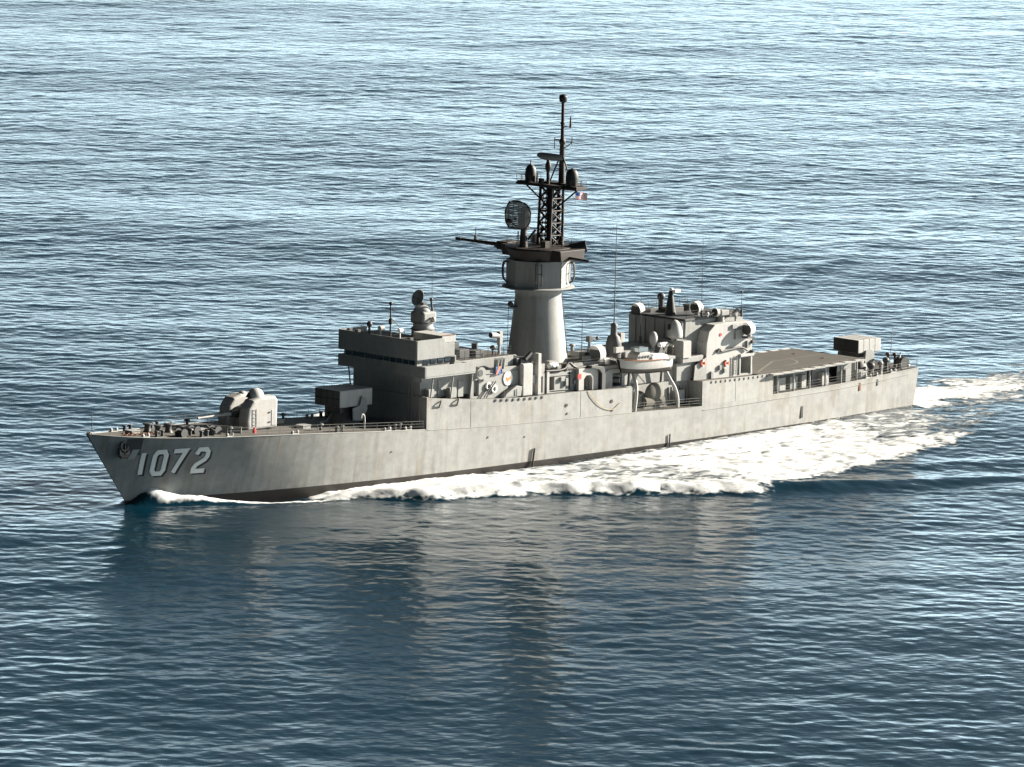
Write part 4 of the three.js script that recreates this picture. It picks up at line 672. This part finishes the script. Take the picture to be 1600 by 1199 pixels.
// flight deck on its stanchions
const fz = (s) => deckZ(s) - 0.25;
const flight = part('flight_deck', [sheet(20, 2, (a, b) => { const s = 102.4 + a * 19.7, w = fz(s); return [s, y01(s) + 0.02, lerp(w, -w, b)]; }), sheet(20, 2, (a, b) => { const s = 102.4 + a * 19.7, w = fz(s); return [s, y01(s) - 0.2, lerp(-w, w, b)]; }), ...both(sheet(20, 1, (a, b) => { const s = 102.4 + a * 19.7; return [s, y01(s) - 0.2 + b * 0.22, fz(s)]; }, true)), bx(121.98, 122.12, 7.13, 7.36, -fz(122), fz(122), 0)], M.deck, ship);
{
  const line = (pts) => sheet(pts.length - 1, 1, (a, b) => { const i = a * (pts.length - 1), k = Math.min(pts.length - 2, Math.floor(i)), f = i - k, s = lerp(pts[k][0], pts[k + 1][0], f), z = lerp(pts[k][1], pts[k + 1][1], f); return [s + (b - 0.5) * 0.22, y01(s) + 0.03, z + (b - 0.5) * 0.22]; }, false);
  const lines = [line([[103, 5.6], [106, 5.5], [121.5, 5.4]]), line([[103, -5.6], [106, -5.5], [121.5, -5.4]]), line([[121.3, 5.4], [121.3, -5.4]]), line([[104, 5], [112, 0], [121, 0]]), line([[104, -5], [112, 0]])];
  const c = [...Array(33)].map((_, i) => [111.5 + 3.4 * Math.cos(i / 32 * 6.283), 3.4 * Math.sin(i / 32 * 6.283)]);
  const mk = part('deck_marking', [...lines, line(c)], std([0.14, 0.125, 0.1], 0.85, { map: weather, side: THREE.DoubleSide }), flight);
  for (let i = 0; i < 9; i++) for (const g of [1, -1]) { // folding safety nets along the edge
    const s = 104.2 + i * 2.0, z = g * (fz(s) + 0.02), z2 = g * (fz(s) + 0.95), y = y01(s) - 0.02;
    part('safety_net', [rod([s, y, z], [s, y - 0.03, z2], 0.05, 0.05, 5), rod([s + 1.85, y, z], [s + 1.85, y - 0.03, z2], 0.05, 0.05, 5), rod([s, y - 0.03, z2], [s + 1.85, y - 0.03, z2], 0.05, 0.05, 5), ...[0.25, 0.5, 0.75].map((f) => rod([s, y - 0.02, lerp(z, z2, f)], [s + 1.85, y - 0.02, lerp(z, z2, f)], 0.02, 0.02, 4)), bx(s, s + 1.85, y - 0.16, y - 0.06, Math.min(z, z2), Math.max(z, z2), 0)], M.light, flight);
  }
  for (let i = 0; i < 6; i++) for (const g of [1, -1]) { const s = 106.2 + i * 3.1, z = g * (fz(s) - 0.15); part('deck_stanchion', [rod([s, deckY(s), z], [s, y01(s) - 0.2, z], 0.13, 0.13, 8)], M.grey, flight); }
  const gal = part('gallery_bulkhead', [...both(cut(bx(105.0, 121.5, 4.35, 7.1, 4.4, 4.52, 0), [[113.4, 114.3, 4.6, 6.6, 4.2, 4.7], [117.4, 118.9, 4.6, 6.6, 4.2, 4.7]])), bx(121.4, 121.52, 4.4, 7.12, -4.4, 4.4, 0.02), ...both(bx(104.9, 105.02, 4.4, 6.9, 4.5, 6.4, 0.02))], M.grey, flight);
  for (const [s, w, m] of [[107.2, 1.5, 'light'], [109.5, 1.4, 'grey'], [115.3, 1.2, 'light'], [119.6, 0.9, 'grey'], [111.6, 0.8, 'light']]) part('gallery_locker', [bx(s, s + w, 4.5, 6.1, 4.53, 5.3, 0.03)], M[m], gal);
  for (const s of [106.1, 110.6, 116.8]) part('coiled_hose', [ring(s, 5.5, 4.7, 0.42, 0.13)], M.dark, gal);
  part('guard_rail', rail(railRun(105.3, 122.2, 5, 1), 1.0, 2.4, 0.025), M.grey, flight);
  part('guard_rail', rail(railRun(105.3, 122.2, 5, -1), 1.0, 2.4, 0.025), M.rust, flight);
  for (const z of [-2.4, 2.4]) part('tie_down_ring', [ring(118.5, 7.34, z, 0.2, 0.05, 'y')], M.rust, flight);
}
// point defence missile launcher on the fantail
const spar = boxLauncher('missile_launcher', 125.4, 129.6, 7.25, 8.9, 2.1, 2, 4, M.light, ship, M.black);
{
  const y = deckY(127);
  part('launcher_pedestal', [lath([[1.5, y - 0.1], [1.5, y + 0.5], [1.1, y + 1.3], [0.95, y + 2.2]], 127.3, 0, 22), bx(126.1, 128.5, y + 1.7, y + 2.35, -1.5, 1.5)], M.dark, spar);
  for (const z of [-2.35, 2.13]) part('trunnion_arm', [ex([[126.4, y + 1.2], [128.2, y + 1.2], [128.2, y + 2.5], [127.6, y + 2.9], [126.6, y + 2.8]], z, z + 0.2, 0.04)], M.grey, spar);
  part('blast_shield', [bx(123.4, 123.55, deckY(123), 6.6, -3.4, 3.4)], M.grey, spar);
}
// fantail gear
{
  const y = deckY(130);
  for (const [s, z, h, r, m] of [[129.8, 3.2, 2.1, 0.22, 'dark'], [128.9, 3.7, 1.5, 0.3, 'dark'], [131.3, 3.0, 1.9, 0.2, 'mast'], [127.2, 4.3, 1.3, 0.25, 'grey'], [125.9, 3.9, 1.1, 0.35, 'dark']]) part('fantail_vent', [post(s, y - 0.2, y + h, z, r, r * 0.8), ball(s - 0.1, y + h, z, r * 1.5, r * 1.2, r * 1.5, 10)], M[m], deck);
  part('towing_winch', [rod([132.0, y + 0.75, 2.9], [132.0, y + 0.75, 4.1], 0.85, 0.85, 18), bx(131.2, 132.8, y - 0.1, y + 0.3, 2.7, 4.25)], M.black, deck);
  part('winch_cap', [ball(132.75, y + 0.5, 3.9, 0.3)], M.white, deck);
  part('fantail_davit', [pipe([[131.6, y, 3.5], [131.6, y + 1.4, 3.5], [131.5, y + 2.0, 3.7], [131.2, y + 2.2, 4.0]], 0.1)], M.white, deck);
  part('ensign_staff', [rod([133.2, y, 0.4], [133.8, y + 5.2, 0.4], 0.05, 0.03, 6)], M.grey, deck);
  for (const [s, z] of [[124.2, 3.6], [123.4, 4.6]]) part('fantail_locker', [bx(s - 0.6, s + 0.6, deckY(s), deckY(s) + 0.9, z - 0.35, z + 0.35)], M.grey, deck);
}
for (const s of [124, 126.2, 129.1]) chock(s, deckZ(s) - 0.35);

// ------------------------------------------------------------------ things carried by the ship
// motor boat in its davits
const boat = thing('motor_boat', 'pale grey motor boat with a small cabin slung in davits beside the stack', 'boat');
boat.position.set(X0 + 82.3, 9.0, 6.95);
{
  const half = (a) => 1.22 * Math.pow(Math.sin(Math.PI * Math.pow(a, 0.62) * 0.93 + 0.06), 0.6) * (a > 0.9 ? lerp(1, 0.82, (a - 0.9) * 10) : 1);
  const sheer = (a) => 1.75 + 0.5 * Math.pow(1 - a, 2);
  const hullSide = (b0, b1, o) => sheet(26, 6, (a, b) => { const t = lerp(b0, b1, b), A = lerp(a, 1, 0); const w = half(A) * Math.pow(t, 0.42), keel = 0.55 * Math.pow(1 - A, 3); return [-4.3 + A * 8.6 - 0.55 * t * (1 - A) * (1 - A), keel + (sheer(A) - keel) * t, w + o]; }, true);
  const bh = part('hull', [...both(hullSide(0.34, 1, 0)), sheet(4, 6, (a, b) => { const w = half(1) * Math.pow(Math.max(b, 0.01), 0.42); return [4.3, sheer(1) * b, lerp(-w, w, a)]; }, true)], M.light, boat);
  part('bottom_paint', both(hullSide(0, 0.34, 0)), M.boot, bh);
  part('rubbing_strip', both(pipe([...Array(12)].map((_, i) => { const A = 0.03 + i / 11 * 0.97; return [-4.3 + A * 8.6 - 0.5 * (1 - A) * (1 - A), sheer(A) * 0.97, half(A) + 0.03]; }), 0.07)), M.rust, bh);
  part('deck', [sheet(20, 2, (a, b) => { const w = half(a) * 0.97; return [-4.3 + a * 8.6 - 0.5 * (1 - a) * (1 - a), sheer(a) - 0.08, lerp(w, -w, b)]; })], M.grey, boat);
  const cab = part('cabin', [ex([[-2.5, 1.8], [-0.2, 1.75], [-0.2, 2.75], [-1.9, 2.8], [-2.3, 2.5]], -0.85, 0.85, 0.08)], M.light, boat);
  for (let i = 0; i < 4; i++) part('porthole', [new THREE.CylinderGeometry(0.17, 0.17, 0.05, 12).rotateX(Math.PI / 2).translate(-2.0 + i * 0.5, 2.25, 0.87)], M.black, cab);
  part('windscreen', [bx(-2.1, -0.4, 2.85, 3.35, -0.6, 0.7, 0.04)], new THREE.MeshPhysicalMaterial({ color: rgb(0.16, 0.2, 0.22), roughness: 0.12, clearcoat: 1 }), cab);
  part('canvas_cover', [ex([[-0.1, 1.75], [2.9, 1.65], [2.7, 2.15], [2.0, 2.4], [0.3, 2.45], [-0.1, 2.2]], -1.0, 1.05, 0.2)], M.white, boat);
  part('stern_bench', [bx(3.0, 4.1, 1.6, 1.95, -0.9, 0.9)], M.grey, boat);
  part('engine_box', [ex([[1.6, 2.3], [2.6, 2.2], [2.4, 3.0], [2.0, 3.1]], -0.4, 0.4, 0.05)], M.dark, boat);
}
// anchor hung at the port bow
const anchor = thing('anchor', 'dark stockless anchor hung below the hawse pipe at the bow', 'anchor');
anchor.position.set(X0 + 4.95, 6.5, hullZ(4.95, 6.5) + 0.3);
part('shank', [rod([0, -0.35, 0], [0.05, 0.95, 0.1], 0.14, 0.12, 8), ring(0.05, 1.05, 0.1, 0.18, 0.06)], M.brownAndShade, anchor);
for (const k of [-1, 1]) part('fluke', [ex([[0, -0.5], [0.2 * k, -0.75], [0.75 * k, -0.35], [0.8 * k, 0.5], [0.55 * k, 0.1], [0.2 * k, -0.1]].map(([a, b]) => [a, b]), -0.12, 0.14, 0.03)], M.brownAndShade, anchor);
part('crown', [rod([-0.55, -0.5, 0], [0.55, -0.5, 0], 0.2, 0.2, 10)], M.brownAndShade, anchor);
// national flag at the mast
const flag = thing('flag', 'small red and white striped flag flying from the mast platform', 'flag');
flag.position.set(X0 + 73.4, 30.2, 3.4); flag.scale.setScalar(0.8);
{
  const wave = (a) => 0.12 * Math.sin(a * 7) * a;
  const st = (y0, y1, a0, a1, m, n, o) => part(n, [sheet(10, 1, (a, b) => { const q = lerp(a0, a1, a); return [q * 1.9, lerp(y0, y1, b) - 0.25 * q, wave(q) + o + q * 0.5]; }), sheet(10, 1, (a, b) => { const q = lerp(a0, a1, a); return [q * 1.9, lerp(y0, y1, b) - 0.25 * q, wave(q) + o - 0.02 + q * 0.5]; }, true)], m, flag);
  for (let i = 0; i < 13; i++) { const y = 1.05 - (i + 1) * 0.083; st(y, y + 0.083, i < 7 ? 0.42 : 0, 1, i % 2 ? M.white : M.red, 'stripe', 0); }
  st(1.05 - 7 * 0.083, 1.05, 0, 0.42, M.blue, 'canton', 0);
  part('halyard', [rod([0, -1.6, 0], [0, 1.4, 0], 0.02, 0.02, 4)], M.rope, flag);
}
// life rings on the walls
const ringThing = (name, s, y, z, label) => { const r = thing(name, label, 'life ring', 'life rings on the hangar wall'); r.position.set(X0 + s, y, z); part('ring_body', [ring(0, 0, 0, 0.3, 0.11)], std([0.6, 0.13, 0.06], 0.6), r); part('ring_band', [bx(-0.08, 0.08, 0.17, 0.43, -0.13, 0.13, 0.03), bx(-0.08, 0.08, -0.43, -0.17, -0.13, 0.13, 0.03)], M.white, r); };
ringThing('life_ring', 93.4, 9.2, 5.75, 'orange life ring on the screen at the forward end of the hangar');
ringThing('life_ring_001', 97.6, 8.85, 5.7, 'orange life ring on the hangar wall beside the ladder');
// life raft canisters in cradles
const rafts = [[68.2, 11.05, 5.35, 'white life raft canister on the house beside the stack'], [63.2, 12.1, -5.4, 'white life raft canister on the far side before the stack'], [88.3, 11.65, 3.9, 'white life raft canister ahead of the hangar front']];
let canister;
rafts.forEach(([s, y, z, label], i) => {
  let r;
  if (!i) {
    r = canister = thing('life_raft', label, 'life raft', 'life raft canisters');
    part('canister', [rod([-0.6, 0, 0], [0.6, 0, 0], 0.34, 0.34, 16), ball(-0.6, 0, 0, 0.14, 0.33, 0.33), ball(0.6, 0, 0, 0.14, 0.33, 0.33)], M.white, r);
    for (const x of [-0.35, 0.35]) part('strap', [rod([x - 0.05, 0, 0], [x + 0.05, 0, 0], 0.355, 0.355, 16)], M.dark, r);
    part('cradle', [bx(-0.5, -0.38, -0.75, -0.2, -0.35, 0.35, 0.02), bx(0.38, 0.5, -0.75, -0.2, -0.35, 0.35, 0.02)], M.dark, r);
  } else { r = canister.clone(); r.name = `life_raft_00${i}`; r.userData = { label, category: 'life raft', group: 'life raft canisters' }; scene.add(r); }
  r.position.set(X0 + s, y, z);
});
scene.traverse((o) => { if (o.isMesh) o.castShadow = o.receiveShadow = true; });
renderer.render(scene, camera);
